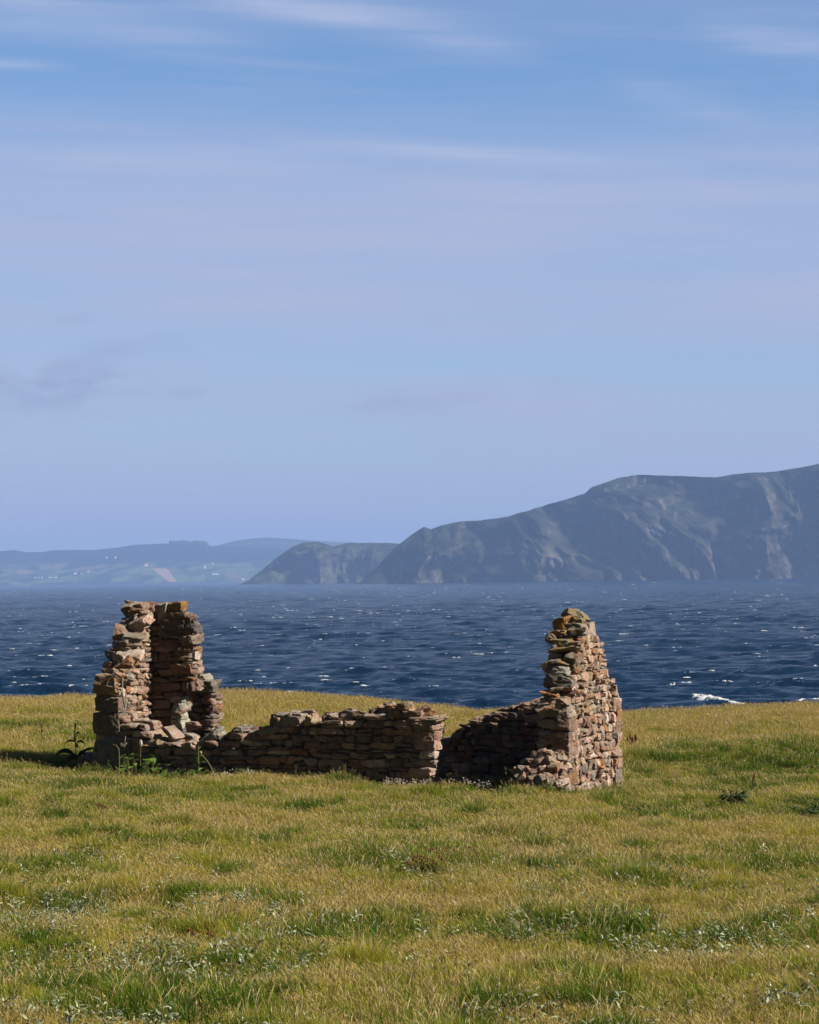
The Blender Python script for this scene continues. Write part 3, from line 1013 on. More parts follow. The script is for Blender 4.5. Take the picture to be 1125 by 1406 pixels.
# its front corner: big squared blocks
r = np.random.default_rng(15)
rows = [1052, 1009, 978, 955]
zb = gz(9.2, 0) - .1
zs = [zb] + [zpx(9.2, 0, y) for y in (1009, 977, 956, 931)]
cols = [(.22, .20, .18), (.20, .165, .13), (.19, .16, .13), (.34, .26, .17)]
for k in range(4):
    P = Pile()
    h = zs[k + 1] - zs[k]
    la = (.72, .52, .56, .5)[k]
    put_stone(P, A_END + .02 - la / 2, .16, zs[k] + h / 2, la, .42, h * .965, .22, 6, 0, r.normal(0, .012), 0, cols[k], .9 if k == 3 else (.45 if k == 2 else 0), r)
    P.build('corner_stone', lg)
# long courses of the front face right of the corner
for (px0, px1, y0, y1, c) in ((146, 200, 1009, 980, (.21, .165, .13)), (178, 232, 1040, 1012, (.19, .15, .12)), (150, 186, 976, 958, (.25, .17, .13))):
    P = Pile()
    a0, a1 = a_from_px(px1, 0), a_from_px(px0, 0)
    z0, z1 = zpx(a0, 0, y0), zpx(a0, 0, y1)
    if z1 > ft(a0) + .1: a0 = max(a0, A_GIN - .05)
    put_stone(P, (a0 + a1) / 2, .14, (z0 + z1) / 2, a1 - a0, .4, z1 - z0, .3, 6, 0, .02, 0, c, .05, r)
    P.build('corner_stone', lg)
# ragged slope stones, two deep and turned every way
for k in range(30):
    w = r.uniform(.1, 1.05)
    P = Pile()
    s = r.uniform(.16, .34)
    put_stone(P, A_GIN + r.uniform(-.02, .36), w, lt(w) - r.uniform(.0, .15), s * 1.25, s, s * r.uniform(.35, .7), .85, 4 if s < .25 else 6, r.uniform(-.6, .6), r.normal(0, .22), .35 + r.normal(0, .25),
              tint(r) if r.random() < .6 else (.33, .30, .24), .6 * r.random(), r)
    P.build('cap_stone', lg)
for k in range(9):
    w = r.uniform(1.0, 1.9); P = Pile(); s = r.uniform(.2, .36)
    put_stone(P, A_GIN + r.uniform(.0, .45), w, lt(w) + r.uniform(-.04, .06), s * 1.2, s, s * .6, .8, 6, r.uniform(-.6, .6), r.normal(0, .15), r.normal(0, .15), tint(r), .8 * r.random(), r)
    P.build('cap_stone', lg)

# ---- chimney breast against the left gable
CB0, CB1 = 1.3, 1.68
a262 = a_from_px(262, CB0); a250 = a_from_px(249, CB0)
zc = zpx(8.4, CB0, 836); zs_ = zpx(8.1, CB0, 866); zl = zpx(8.2, CB0, 930); zk = zpx(8.2, CB0, 952)
ct = interp_top([(a262, zs_), (a_from_px(246, CB0), zs_ + .03), (a_from_px(244, CB0), zc), (A_GIN, zc)])
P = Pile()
core = masonry(P, 'a', a262, A_GIN + .05, CB0, CB1, ct, 47, hr=(.10, .21), wr=(.22, .52), rough=.7, chink=.25, bright=.62, skip=lambda s, z: z < zk and s < a250 + .06)  # stone tinted dark to deepen the shade on the breast
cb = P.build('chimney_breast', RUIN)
cb['label'] = 'projecting chimney breast, its front in shadow'
V = core[0].copy()
V = np.array([loc(min(max(0, 0) + s, 9), w, z) for s, w, z in
              [(a250 + .1, CB0 + .09, gz(8.5, 1.4) - .2), (A_GIN, CB0 + .09, gz(8.5, 1.4) - .2), (A_GIN, CB1 - .09, gz(8.5, 1.4) - .2), (a250 + .1, CB1 - .09, gz(8.5, 1.4) - .2),
               (a250 + .1, CB0 + .09, zs_ - .12), (A_GIN, CB0 + .09, zs_ - .12), (A_GIN, CB1 - .09, zs_ - .12), (a250 + .1, CB1 - .09, zs_ - .12)]])
core_obj(cb, (V, np.array([(0, 1, 5, 4), (1, 2, 6, 5), (2, 3, 7, 6), (3, 0, 4, 7), (4, 5, 6, 7)])))
r = np.random.default_rng(19)
for (px, py, la, lz, dw, col, li) in [(233, 833, .40, .18, .10, (.30, .19, .09), .9), (238, 846, .50, .13, .06, (.24, .17, .11), .6), (254, 862, .34, .24, .08, (.18, .16, .15), .1),
                                      (256, 880, .36, .2, .04, (.30, .23, .17), .1), (246, 918, .46, .18, .02, (.37, .21, .12), .2), (230, 884, .40, .14, .04, (.25, .15, .11), .1),
                                      (222, 840, .16, .3, .06, (.47, .42, .36), .0), (226, 856, .34, .2, .04, (.21, .15, .11), .1), (241, 858, .34, .18, .05, (.24, .17, .13), .1), (234, 870, .5, .16, .04, (.22, .16, .12), .0)]:
    a = a_from_px(px, CB0); P = Pile()
    put_stone(P, a, CB0 + dw + .1, zpx(a, CB0, py), la, .34, lz, .5, 6, r.normal(0, .06), r.normal(0, .06), r.normal(0, .05), tuple(np.array(col) * .8), li, r)  # facing stones darkened too, shade put into their colour
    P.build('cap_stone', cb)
# ragged sunlit return on the right side of the breast
for k in range(15):
    py = 868 + k * 3.9 + r.uniform(-2, 2); P = Pile(); s = r.uniform(.14, .26)
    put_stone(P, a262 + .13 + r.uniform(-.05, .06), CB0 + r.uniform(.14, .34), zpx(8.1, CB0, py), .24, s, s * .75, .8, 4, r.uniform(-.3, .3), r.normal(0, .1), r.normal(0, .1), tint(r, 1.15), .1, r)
    P.build('jamb_stone', cb)
z = gz(8.3, 1.4)
while z < zk - .05:      # pale squared stones of the hearth jamb
    h = r.uniform(.11, .2); P = Pile()
    put_stone(P, a250 + .15 + r.uniform(-.02, .03), CB0 + .17, z + h / 2, .24, .36, h * .95, .4, 4, r.normal(0, .04), 0, 0, np.array((.25, .235, .185)) * r.uniform(.8, 1.15), .1, r)
    P.build('jamb_stone', cb)
    z += h

# ---- left stub of the rear wall under its big slab
a303 = a_from_px(289, wB0)
zl0 = zpx(8.3, wB0, 951); zl1 = zpx(8.3, wB0, 934)
ks = interp_top([(a303, zl0), (A_GIN, zl0)])
P = Pile()
core = masonry(P, 'a', a303, A_GIN, wB0, wB0 + .42, ks, 43, hr=(.09, .18), wr=(.15, .34), rough=.7, bright=.7)  # stub stone tinted darker to stand in for shade
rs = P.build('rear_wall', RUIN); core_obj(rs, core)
rs['label'] = 'short standing piece of rear wall under a big lintel slab'
P = Pile(); am = (a_from_px(266, wB0) + a303) / 2
put_stone(P, am + .05, wB0 + .12, (zl0 + zl1) / 2, .62, .5, zl1 - zl0, .3, 6, .03, .02, .03, (.20, .18, .145), .25, np.random.default_rng(3)); P.build('lintel', rs)  # lintel colour darkened along with the stub's painted shade
P = Pile(); put_stone(P, am + .12, wB0 + .2, zl1 + .04, .34, .34, .15, .8, 6, .1, .0, .1, (.34, .31, .24), .2, np.random.default_rng(6)); P.build('cap_stone', rs)

# ---- loose pieces lying in and on the broken wall (things of their own)
def loose(name, label, cat, a, w, z, la, lw, lz, yaw, roll, pitch, col, seed, group=None, rough=.6, lich=.1):
    P = Pile(); put_stone(P, a, w, z, la, lw, lz, rough, 6, yaw, roll, pitch, col, lich, np.random.default_rng(seed))
    o = P.build(name, None)
    tag(o, label, cat, group)
    return o


a = a_from_px(284, .15)
loose('fallen_slab', 'long grey slab leaning across the broken left end of the front wall', 'stone slab', a, .15, zpx(a, .15, 1014), .62, .3, .16, .1, .62, .1, (.29, .275, .22), 1)
a = a_from_px(231, .1)
loose('fallen_slab', 'pink stone slab propped on the low front wall below the chimney breast', 'stone slab', a, .2, zpx(a, .1, 1006), .34, .3, .11, .2, -.75, .1, (.42, .28, .22), 2, lich=0)
a = a_from_px(236, .05)
loose('fallen_slab', 'thin flat pink slab lying level beneath the propped pink slab', 'stone slab', a, .12, zpx(a, .05, 1021), .42, .34, .07, .1, -.06, .05, (.40, .26, .21), 5, lich=0)
q = at(122, 1014, 45.2)
P = Pile(); V, Q = stone_verts(.26, .24, .2, .6, 6, np.random.default_rng(9)); zg = float(ground(q.x, q.y))
P.add(V + np.array([q.x, q.y, zg + .12]), Q, (.32, .28, .24)); o = P.build('boulder', None)
tag(o, 'pale rounded boulder in the grass behind the left corner of the ruin', 'boulder')
a = a_from_px(712, -.3)
loose('fallen_stone', 'small pale stone on the ground at the foot of the crumbled stub', 'stone', a, -.28, gz(a, -.3) + .14, .26, .2, .13, .3, .15, 0, (.40, .32, .27), 21)
a = a_from_px(772, -.05)
loose('fallen_stone', 'upright pinkish white stone at the foot of the sunlit gable corner', 'stone', a, -.12, gz(a, 0) + .18, .17, .14, .34, .2, .15, 0, (.50, .38, .34), 22)

# ------------------------------------------------------------------ leaves, stems
class Leaf:
    def __init__(s): s.V = []; s.Q = []; s.rnd = []

    def strip(s, p0, d, L, w, up=.8, droop=.6, n=5, rnd=.5, prof=None, side=None, fold=.0):
        """a tapering ribbon that starts at p0 along d (horizontal heading), rising then drooping"""
        d = Vector(d).normalized(); sd = Vector(side) if side else Vector((-d.y, d.x, 0))
        if sd.length < 1e-4: sd = Vector((1, 0, 0))
        sd.normalize()
        p = Vector(p0); ang = up
        b = len(s.V)
        for k in range(n + 1):
            t = k / n
            ww = w * (prof(t) if prof else max(.06, math.sin(math.pi * (.12 + .86 * t)) ** .8))
            s.V += [tuple(p - sd * ww * .5), tuple(p + sd * ww * .5 + Vector((0, 0, fold * ww)))]
            s.rnd += [rnd, rnd]
            st = L / n
            p = p + (d * math.cos(ang) + Vector((0, 0, math.sin(ang)))) * st
            ang -= droop / n
        for k in range(n): s.Q.append((b + 2 * k, b + 2 * k + 1, b + 2 * k + 3, b + 2 * k + 2))
        return p

    def tube(s, pts, r0, r1, n=5, rnd=.5):
        b = len(s.V); m = len(pts)
        for k, p in enumerate(pts):
            p = Vector(p); t = k / (m - 1)
            d = (Vector(pts[min(k + 1, m - 1)]) - Vector(pts[max(k - 1, 0)])).normalized()
            x = d.orthogonal().normalized(); y = d.cross(x)
            rr = r0 + (r1 - r0) * t
            for i in range(n):
                a = 6.2832 * i / n
                s.V.append(tuple(p + (x * math.cos(a) + y * math.sin(a)) * rr)); s.rnd.append(rnd)
        for k in range(m - 1):
            for i in range(n):
                i2 = (i + 1) % n
                s.Q.append((b + k * n + i, b + k * n + i2, b + (k + 1) * n + i2, b + (k + 1) * n + i))

    def bud(s, p, r, h, rnd=.5):
        p = Vector(p); b = len(s.V)
        for j, (rr, zz) in enumerate(((.3, -.5), (1, -.15), (.8, .25), (.15, .5))):
            for i in range(5):
                a = i * 1.2566
                s.V.append((p.x + r * rr * math.cos(a), p.y + r * rr * math.sin(a), p.z + h * zz)); s.rnd.append(rnd)
        for j in range(3):
            for i in range(5):
                i2 = (i + 1) % 5
                s.Q.append((b + j * 5 + i, b + j * 5 + i2, b + j * 5 + 5 + i2, b + j * 5 + 5 + i))

    def build(s, name, mat, parent=None):
        return mesh_obj(name, s.V, s.Q, mat, parent, {'rnd': np.array(s.rnd)})


M_DOCK = mat_leafy('dock_leaf', flat_col((.040, .07, .016)), .3, .04)
M_DARKLEAF = mat_leafy('dark_leaf', flat_col((.032, .060, .018)), .25, .03)
M_LIME = mat_leafy('bright_leaf', flat_col((.11, .19, .025)), .4, .03)
M_THISTLE = mat_leafy('thistle_leaf', flat_col((.065, .095, .038)), .3, .02)
M_RUST = mat_leafy('rust_seed', flat_col((.13, .055, .025)), .2)
M_STEM = mat_leafy('stem', flat_col((.13, .13, .045)), .1)
M_PALE = mat_leafy('pale_stalk', flat_col((.30, .24, .14)), .2)
M_WHITE = mat_leafy('white_petal', flat_col((.36, .32, .27), .3), .3)
M_SILVER = mat_leafy('silver_leaf', flat_col((.185, .205, .115), .7), .25, .04)
M_TWIG = mat_simple('dead_wood', (.24, .20, .17), .9, .3, 20)


def gpt(px, py, lift=0):
    """ground point seen at this pixel"""
    r = ray(px, py)
    ys = np.arange(10, 66, .05)
    z = ground(r.x * ys, ys)
    k = np.nonzero(z >= r.z * ys)[0]
    y = ys[k[0]] if len(k) else 60
    return Vector((r.x * y, y, float(ground(r.x * y, y)) + lift))


def leafy_plant(name, label, cat, p, H, nleaf, leafL, leafW, mleaf, seed, mstem=None, top=None, group=None, lean=(0, 0), nst=1, spread=.0):
    r = random.Random(seed)
    e = empty(name, p, label, cat, group)
    st = Leaf(); lf = Leaf(); tp = Leaf()
    for s in range(nst):
        b = Vector(p) + Vector((r.uniform(-1, 1) * spread, r.uniform(-1, 1) * spread, -.03))
        h = H * r.uniform(.75, 1.05) if s else H
        lx, ly = lean[0] + r.uniform(-.1, .1) * (nst > 1), lean[1]
        pts = [b + Vector((lx * h * t * t, ly * h * t, h * t)) for t in (0, .25, .5, .75, 1)]
        st.tube(pts, .012, .005, 5, r.random())
        for k in range(nleaf):
            t = (k + .3) / nleaf
            q = b + Vector((lx * h * t * t, ly * h * t, h * t * .92))
            a = k * 2.4 + r.uniform(-.4, .4)
            L = leafL * (1.15 - .75 * t) * r.uniform(.8, 1.2)
            lf.strip(q, (math.cos(a), math.sin(a) * .8, 0), L, leafW * (1.1 - .6 * t) * r.uniform(.8, 1.2), r.uniform(.5, 1.1), r.uniform(.9, 1.9), 5, r.random(), fold=.25)
        if top == 'seed':
            for k in range(14):
                t = 1 - .35 * k / 14
                q = b + Vector((lx * h * t * t + r.uniform(-.015, .015), ly * h * t + r.uniform(-.015, .015), h * t))
                tp.bud(q, r.uniform(.010, .018), r.uniform(.03, .05), r.random())
        elif top == 'bud':
            tp.bud(pts[-1] + Vector((0, 0, .02)), .022, .06, .8)
    st.build('stem', mstem or M_STEM, e)
    lf.build('foliage', mleaf, e)
    if top: tp.build('seed_head' if top == 'seed' else 'flower_bud', M_RUST if top == 'seed' and mstem is not M_PALE else M_PALE, e)
    return e


# dark dock with arching leaves, left of the ruin
p = at(105, 1030, 44.6); p.z = float(ground(p.x, p.y))
e = empty('dock_plant', p, 'dark dock plant with arching leaves and a spike, left of the ruin', 'plant')
s = Leaf(); s.tube([p + Vector((0, 0, t * .85)) + Vector((-.02 * t, 0, 0)) for t in (0, .3, .6, 1)], .016, .008); s.build('stem', M_DARKLEAF, e)
s = Leaf()
for (h, dx, dy, L, w, up, dr) in ((.12, -1, -.3, .40, .15, 1.15, 2.0), (.12, 1, -.2, .42, .09, 1.0, 1.2), (.36, -1, .1, .26, .06, .8, 2.4), (.36, 1, 0, .2, .07, .8, 2.6), (.30, .4, -1, .24, .08, .7, 2),
                                  (.1, -.5, -1, .3, .11, .8, 1.8), (.15, .5, 1, .3, .1, .8, 1.6), (.42, -.2, -1, .16, .06, .7, 2.2), (.5, .5, -.4, .12, .04, .8, 2)):
    s.strip(p + Vector((0, 0, h * 1.3 + .06)), (dx, dy, 0), L * 1.2, w * 1.15, up, dr, 8, random.random(), fold=.2, side=(0.25 * dy + .15, -1 * abs(dx) - .2, .55))
s.build('foliage', M_DARKLEAF, e)
s = Leaf()
for k in range(10): s.bud(p + Vector((-.02 + random.uniform(-.01, .01), 0,   .70 + .022 * k)), .016, .04)
s.build('seed_head', M_DARKLEAF, e)

def front_of(px, w=-.35):
    a = a_from_px(px, w); q = loc(a, w)
    return Vector((q[0], q[1], float(ground(q[0], q[1]))))


# broad bright leaves in front of the left corner
p = front_of(188, -.5)
e = empty('burdock_plant', p, 'bright broad-leaved burdock against the dark left corner of the ruin', 'plant')
s = Leaf(); lf = Leaf(); rr = random.Random(3)
for k in range(44):
    b = p + Vector((rr.uniform(-.5, .55), rr.uniform(-.15, .12), -.02)); h = rr.uniform(.12, .50) if abs(b.x - p.x) < .25 else rr.uniform(.08, .26)
    tp_ = b + Vector((rr.uniform(-.08, .1), -.05, h))
    s.tube([b, (b + tp_) / 2 + Vector((.01, 0, .02)), tp_], .007, .004)
    L = rr.uniform(.06, .15)
    lf.strip(tp_, (rr.uniform(-1, 1), rr.uniform(-1, -.1), 0), L, L * .85, rr.uniform(-.6, .7), rr.uniform(.3, 1.4), 6, rr.random(), prof=lambda t: [.35, .9, 1, .9, .62, .3, .04][int(round(t * 6))], fold=.15,
             side=(1, rr.uniform(-.3, .3), rr.uniform(-.5, .5)))
s.build('stem', M_STEM, e); lf.build('foliage', M_LIME, e)
p = front_of(190, -.4)
e = empty('dock_stalk', p, 'single stalk topped by a white bud above the bright burdock leaves', 'plant')
s = Leaf(); s.tube([p, p + Vector((-.01, 0, .3)), p + Vector((.0, 0, .58))], .008, .005); s.build('stem', M_STEM, e)
s = Leaf(); s.bud(p + Vector((0, 0, .63)), .035, .13, .9); s.build('flower_bud', M_WHITE, e)
p = front_of(160, -.35)
e = empty('grass_stalk', p, 'thin tan dry grass stalk in front of the left corner blocks', 'plant')
s = Leaf(); s.tube([p, p + Vector((.01, 0, .3)), p + Vector((0, 0, .5)), p + Vector((-.05, 0, .58))], .006, .004); s.build('stem', M_PALE, e)
s = Leaf(); s.strip(p + Vector((-.05, 0, .57)), (-1, 0, 0), .09, .02, .5, .5); s.build('seed_head', M_PALE, e)

leafy_plant('thistle', 'slim green thistle in front of the gap in the left end of the wall', 'plant', front_of(269, -.3), .62, 12, .2, .045, M_LIME, 5)
leafy_plant('nodding_stalk', 'pale nodding stalk beside the slim green thistle', 'plant', front_of(291, -.3), .5, 3, .12, .02, M_THISTLE, 6, M_PALE, 'bud', lean=(-.5, 0))
leafy_plant('thistle', 'small faint thistle before the shaded middle of the front wall', 'plant', front_of(402, -.3), .4, 10, .12, .03, M_THISTLE, 7)
leafy_plant('thistle', 'leafy thistle at the right side of the doorway gap', 'plant', front_of(697, -.3), .5, 14, .2, .045, M_DOCK, 8, nst=3, spread=.12)
leafy_plant('creeping_thistle', 'low grey green thistle clump at the foot of the wall near the nodding stalk', 'plant', front_of(338, -.35), .2, 9, .16, .06, M_THISTLE, 9, nst=6, spread=.3)
leafy_plant('creeping_thistle', 'low thistle patch at the foot of the slim thistle', 'plant', front_of(255, -.4), .2, 9, .16, .06, M_LIME, 10, nst=6, spread=.35)
leafy_plant('dead_dock', 'brown dry dock stalk in the grass left of the dark dock plant', 'plant', gpt(58, 1028), .55, 5, .12, .03, M_PALE, 11, M_STEM, 'seed')
leafy_plant('dead_dock', 'short dark dry stalk standing at the far left in the shadow edge', 'plant', gpt(17, 1034), .22, 4, .1, .03, M_DARKLEAF, 12, M_STEM, 'seed')
leafy_plant('ragwort_bush', 'dark leafy bush in the green hollow right of the ruin', 'plant', gpt(1008, 1104), .28, 13, .2, .06, M_DARKLEAF, 14, nst=8, spread=.22)
leafy_plant('dock_stalk', 'tall dark stalk just right of the dark leafy bush', 'plant', gpt(1032, 1092), .42, 6, .12, .03, M_DARKLEAF, 15, M_DARKLEAF, 'seed', lean=(.15, 0))
leafy_plant('thistle_clump', 'pale green thistle clump at the right edge below the bank', 'plant', gpt(1100, 1117), .16, 10, .18, .06, M_THISTLE, 16, nst=9, spread=.45)
leafy_plant('thistle_clump', 'small grey thistle clump in the grass beneath the sunlit gable', 'plant', gpt(882, 1114), .12, 8, .14, .05, M_THISTLE, 17, nst=5, spread=.16)
leafy_plant('thistle_clump', 'dark low thistle clump in the foreground among the tan grass', 'plant', gpt(372, 1256), .12, 9, .16, .07, M_DARKLEAF, 18, nst=4, spread=.1)
leafy_plant('sorrel_clump', 'rusty sorrel by the grass right of the sunlit gable', 'plant', gpt(862, 1028), .34, 5, .14, .03, M_THISTLE, 19, M_RUST, 'seed', nst=6, spread=.2)


def sorrel(px, py, n, H, label, seed, spread):
    p = gpt(px, py); rr = random.Random(seed)
    e = empty('sorrel_clump', p, label, 'plant')
    st = Leaf(); sd = Leaf()
    for k in range(n):
        x = p.x + rr.uniform(-spread, spread); y = p.y + rr.uniform(-.15, .15)
        b = Vector((x, y, float(ground(x, y)))); h = H * rr.uniform(.7, 1.1); ln = -rr.uniform(.5, 1.1)
        pts = [b + Vector((ln * h * (t ** 2) * .7, 0, h * (t - .28 * t ** 3))) for t in (0, .2, .4, .6, .8, 1)]
        st.tube(pts, .006, .004, 4, rr.random())
        for j in range(20):
            t = .55 + .5 * j / 20
            q = b + Vector((ln * h * t ** 2 * .7 + rr.uniform(-.014, .014), rr.uniform(-.014, .014), h * (t - .28 * t ** 3) + rr.uniform(-.012, .012)))
            sd.bud(q, rr.uniform(.005, .010), rr.uniform(.014, .026), rr.random())
    st.build('stem', M_PALE, e); sd.build('seed_head', M_RUST, e)


sorrel(622, 1200, 7, .42, 'rust red sorrel spikes drooping over a green tussock in mid field', 23, .42)
sorrel(588, 1204, 4, .30, 'smaller rusty sorrel just left of the drooping sorrel spikes', 24, .18)
sorrel(128, 1118, 9, .22, 'brown sorrel patch in tan grass below the ruin at left', 25, .35)
sorrel(285, 1296, 4, .2, 'thin red sorrel stems low in the left foreground', 26, .2)

for k, (px, ww, lab) in enumerate(((140, -.35, 'low nettles at the foot of the left corner blocks'), (225, -.4, 'leafy weeds under the pink slabs at the wall foot'), (312, -.4, 'grey green weeds below the left stretch of the front wall'),
                               (440, -.35, 'sparse green weeds at the foot of the middle of the front wall'), (520, -.35, 'thin weeds in shade near the right part of the front wall'), (590, -.4, 'weeds at the foot of the doorway end of the front wall'),
                               (655, .6, 'shaded nettles standing inside the doorway'), (748, -.5, 'green weeds before the crumbled stub'), (815, -.9, 'short weeds along the foot of the sunlit gable'))):
    q_ = front_of(px, ww) if px != 815 else Vector((*loc(-.3, 1.5)[:2], float(ground(*loc(-.3, 1.5)[:2]))))
    leafy_plant('nettle_clump', lab, 'plant', q_, random.uniform(.18, .3), 9, .12, .04, (M_DOCK, M_LIME, M_THISTLE)[k % 3], 200 + k, nst=7, spread=.34)

# pale creeper stems clinging to the left corner
e = Leaf()
for pts in ([(166, 930), (165.5, 945), (166, 960), (169, 974)], [(143, 941), (155, 944), (166, 948)], [(170, 950), (170, 962), (168.5, 974)], [(152, 928), (146, 935), (143, 944)]):
    wp = []
    for px, py in pts:
        a = a_from_px(px, -.06); q = loc(a, -.06, zpx(a, -.06, py)); wp.append(Vector(q))
    e.tube(wp, .012, .009, 5)
o = e.build('dead_creeper', M_TWIG)
tag(o, 'pale bare creeper stems clinging to the left corner blocks', 'creeper')

# ------------------------------------------------------------------ grass
hidden = bpy.data.collections.new('tuft_library')


def lib(name, arrs, mat):
    V, Q, at_ = arrs
    o = mesh_obj(name, V, Q, mat, None, at_, smooth=False)
    COL.objects.unlink(o); hidden.objects.link(o)
    return o


def tuft(n, rad, hmin, hmax, width, lean, straw_frac, seed, seedhead=0.0):
    r = np.random.default_rng(seed)
    V = []; Q = []; rnd = []; tip = []; straw = []
    for k in range(n):
        a = r.uniform(0, 6.283); d = rad * math.sqrt(r.random())
        b = np.array([d * math.cos(a), d * math.sin(a), -.03])
        h = r.uniform(hmin, hmax)
        isst = r.random() < straw_frac
        if isst: h *= 1.35
        dr = np.array([r.normal(-lean, .35), r.normal(0, .35)])
        w = width * r.uniform(.7, 1.3) * (.6 if isst else 1)
        sa = r.uniform(0, 3.1416); sd = np.array([math.cos(sa), math.sin(sa) * .6, 0])
        nseg = 3
        rv = r.random(); v0 = len(V)
        ts = [0, .4, .75, 1] if not isst else [0, .7, .86, 1]
        for j, t in enumerate(ts):
            p = b + np.array([dr[0] * h * t ** 1.8 * .7, dr[1] * h * t ** 1.8 * .7, h * (t - .15 * t * t)])
            ww = w * (1, .85, .55, .08)[j] if not isst else w * (.7, .6, 2.4, .3)[j] * (1 if j < 2 else (1 + seedhead))
            V += [p - sd * ww / 2, p + sd * ww / 2]
            rnd += [rv, rv]; tip += [t, t]; straw += [float(isst and t > .3)] * 2
        for j in range(nseg): Q.append((v0 + 2 * j, v0 + 2 * j + 1, v0 + 2 * j + 3, v0 + 2 * j + 2))
    return np.array(V), np.array(Q), {'rnd': np.array(rnd), 'tip': np.array(tip), 'straw': np.array(straw)}


def make_tufts():
    k = 0
    names = []
    for i in range(3): names.append(lib('tuft_%02d' % k, tuft(105, .22, .06, .15, .0055, .15, .08, 300 + i), M_GRASS)); k += 1      # 0-2 short green
    for i in range(4): names.append(lib('tuft_%02d' % k, tuft(105, .22, .07, .165, .0048, .22, .40, 320 + i, .3), M_GRASS)); k += 1   # 3-6 dry stalks
    for i in range(2): names.append(lib('tuft_%02d' % k, tuft(150, .20, .16, .30, .0062, .25, .08, 340 + i), M_GRASS)); k += 1      # 7-8 tussock
    for i in range(2): names.append(lib('tuft_%02d' % k, tuft(14, .16, .16, .29, .0042, .5, .95, 360 + i, .5), M_GRASS)); k += 1     # 9-10 seed stalks
    return names


make_tufts()


def scatter(name, coll, pts, rot, scl, idx, extra, label, cat):
    me = bpy.data.meshes.new(name)
    me.vertices.add(len(pts)); me.vertices.foreach_set('co', np.asarray(pts, np.float32).ravel())
    a = me.attributes.new('rot', 'FLOAT_VECTOR', 'POINT'); a.data.foreach_set('vector', np.asarray(rot, np.float32).ravel())
    a = me.attributes.new('scl', 'FLOAT_VECTOR', 'POINT'); a.data.foreach_set('vector', np.asarray(scl, np.float32).ravel())
    a = me.attributes.new('idx', 'INT', 'POINT'); a.data.foreach_set('value', np.asarray(idx, np.int32))
    for k, v in extra.items():
        a = me.attributes.new(k, 'FLOAT', 'POINT'); a.data.foreach_set('value', np.asarray(v, np.float32))
    o = bpy.data.objects.new(name, me); COL.objects.link(o)
    ng = bpy.data.node_groups.new(name + '_nodes', 'GeometryNodeTree')
    ng.interface.new_socket('Geometry', in_out='INPUT', socket_type='NodeSocketGeometry')
    ng.interface.new_socket('Geometry', in_out='OUTPUT', socket_type='NodeSocketGeometry')
    gi = ng.nodes.new('NodeGroupInput'); go = ng.nodes.new('NodeGroupOutput')
    ci = ng.nodes.new('GeometryNodeCollectionInfo'); ci.inputs['Collection'].default_value = coll
    ci.inputs['Separate Children'].default_value = True; ci.inputs['Reset Children'].default_value = True
    ip = ng.nodes.new('GeometryNodeInstanceOnPoints'); ip.inputs['Pick Instance'].default_value = True

    def na(nm, ty):
        n = ng.nodes.new('GeometryNodeInputNamedAttribute'); n.data_type = ty; n.inputs['Name'].default_value = nm
        return n.outputs['Attribute']
    L = ng.links.new
    L(gi.outputs[0], ip.inputs['Points']); L(ci.outputs[0], ip.inputs['Instance'])
    L(na('idx', 'INT'), ip.inputs['Instance Index'])
    e2r = ng.nodes.new('FunctionNodeEulerToRotation'); L(na('rot', 'FLOAT_VECTOR'), e2r.inputs[0]); L(e2r.outputs[0], ip.inputs['Rotation'])
    L(na('scl', 'FLOAT_VECTOR'), ip.inputs['Scale'])
    L(ip.outputs[0], go.inputs[0])
    md = o.modifiers.new('scatter', 'NODES'); md.node_group = ng
    tag(o, label, cat, kind='stuff')
    return o


DRY_Y = np.array([10, 15, 17, 19, 21, 23, 25, 27, 29, 31, 33.5, 36, 38.5, 41, 44, 48, 52, 56, 64])
DRY_V = np.array([.42, .42, .50, .38, .38, .50, .64, .48, .32, .32, .50, .42, .27, .20, .24, .36, .55, .68, .74])


def dryness(x, y):
    d = .47 + (np.interp(y, DRY_Y, DRY_V) - .47) * np.where(y > 36, 1.0, .55)
    n = fbm(x * .45, y * .27, 501, 4)
    d = d + .46 * n + .30 * fbm(x * 1.5, y * .8, 540, 3)
    d = d + .14 * np.clip((-x - 6) / 6, 0, 1) * (y > 46)
    d = d - .22 * np.exp(-((x - 9) / 4) ** 2 - ((y - 47) / 4.5) ** 2)
    return np.clip(d, 0.02, 1)


def in_wall(x, y, m=.04):
    rx = x - PX; ry = y - PYD
    a = rx * UA[0] + ry * UA[1]; w = rx * UW[0] + ry * UW[1]

    def box(a0, a1, w0, w1): return (a > a0 - m) & (a < a1 + m) & (w > w0 - m) & (w < w1 + m)
    return box(A_JAMB, A_END, 0, .55) | box(0, GTH, 0, 2.82) | box(A_GIN, A_END, 0, 2.95) | box(GTH, 8.93, wB0, wB1) | box(8.1, 8.93, 1.3, 1.7) | box(0, .95, -.1, .45)


def points(y0, y1, dens, margin=3.5):
    n = int(dens * (y1 - y0) * 2 * ((y0 + y1) / 2 * .177 + margin))
    y = rng.uniform(y0, y1, n * 2); hw = y * .177 + margin
    hm = y1 * .177 + margin
    x = rng.uniform(-hm, hm, n * 2)
    k = np.abs(x) < hw
    x = x[k][:n]; y = y[k][:n]
    k = (~in_wall(x, y)) & (y < edge_y(x) + 1.2)
    return x[k], y[k]


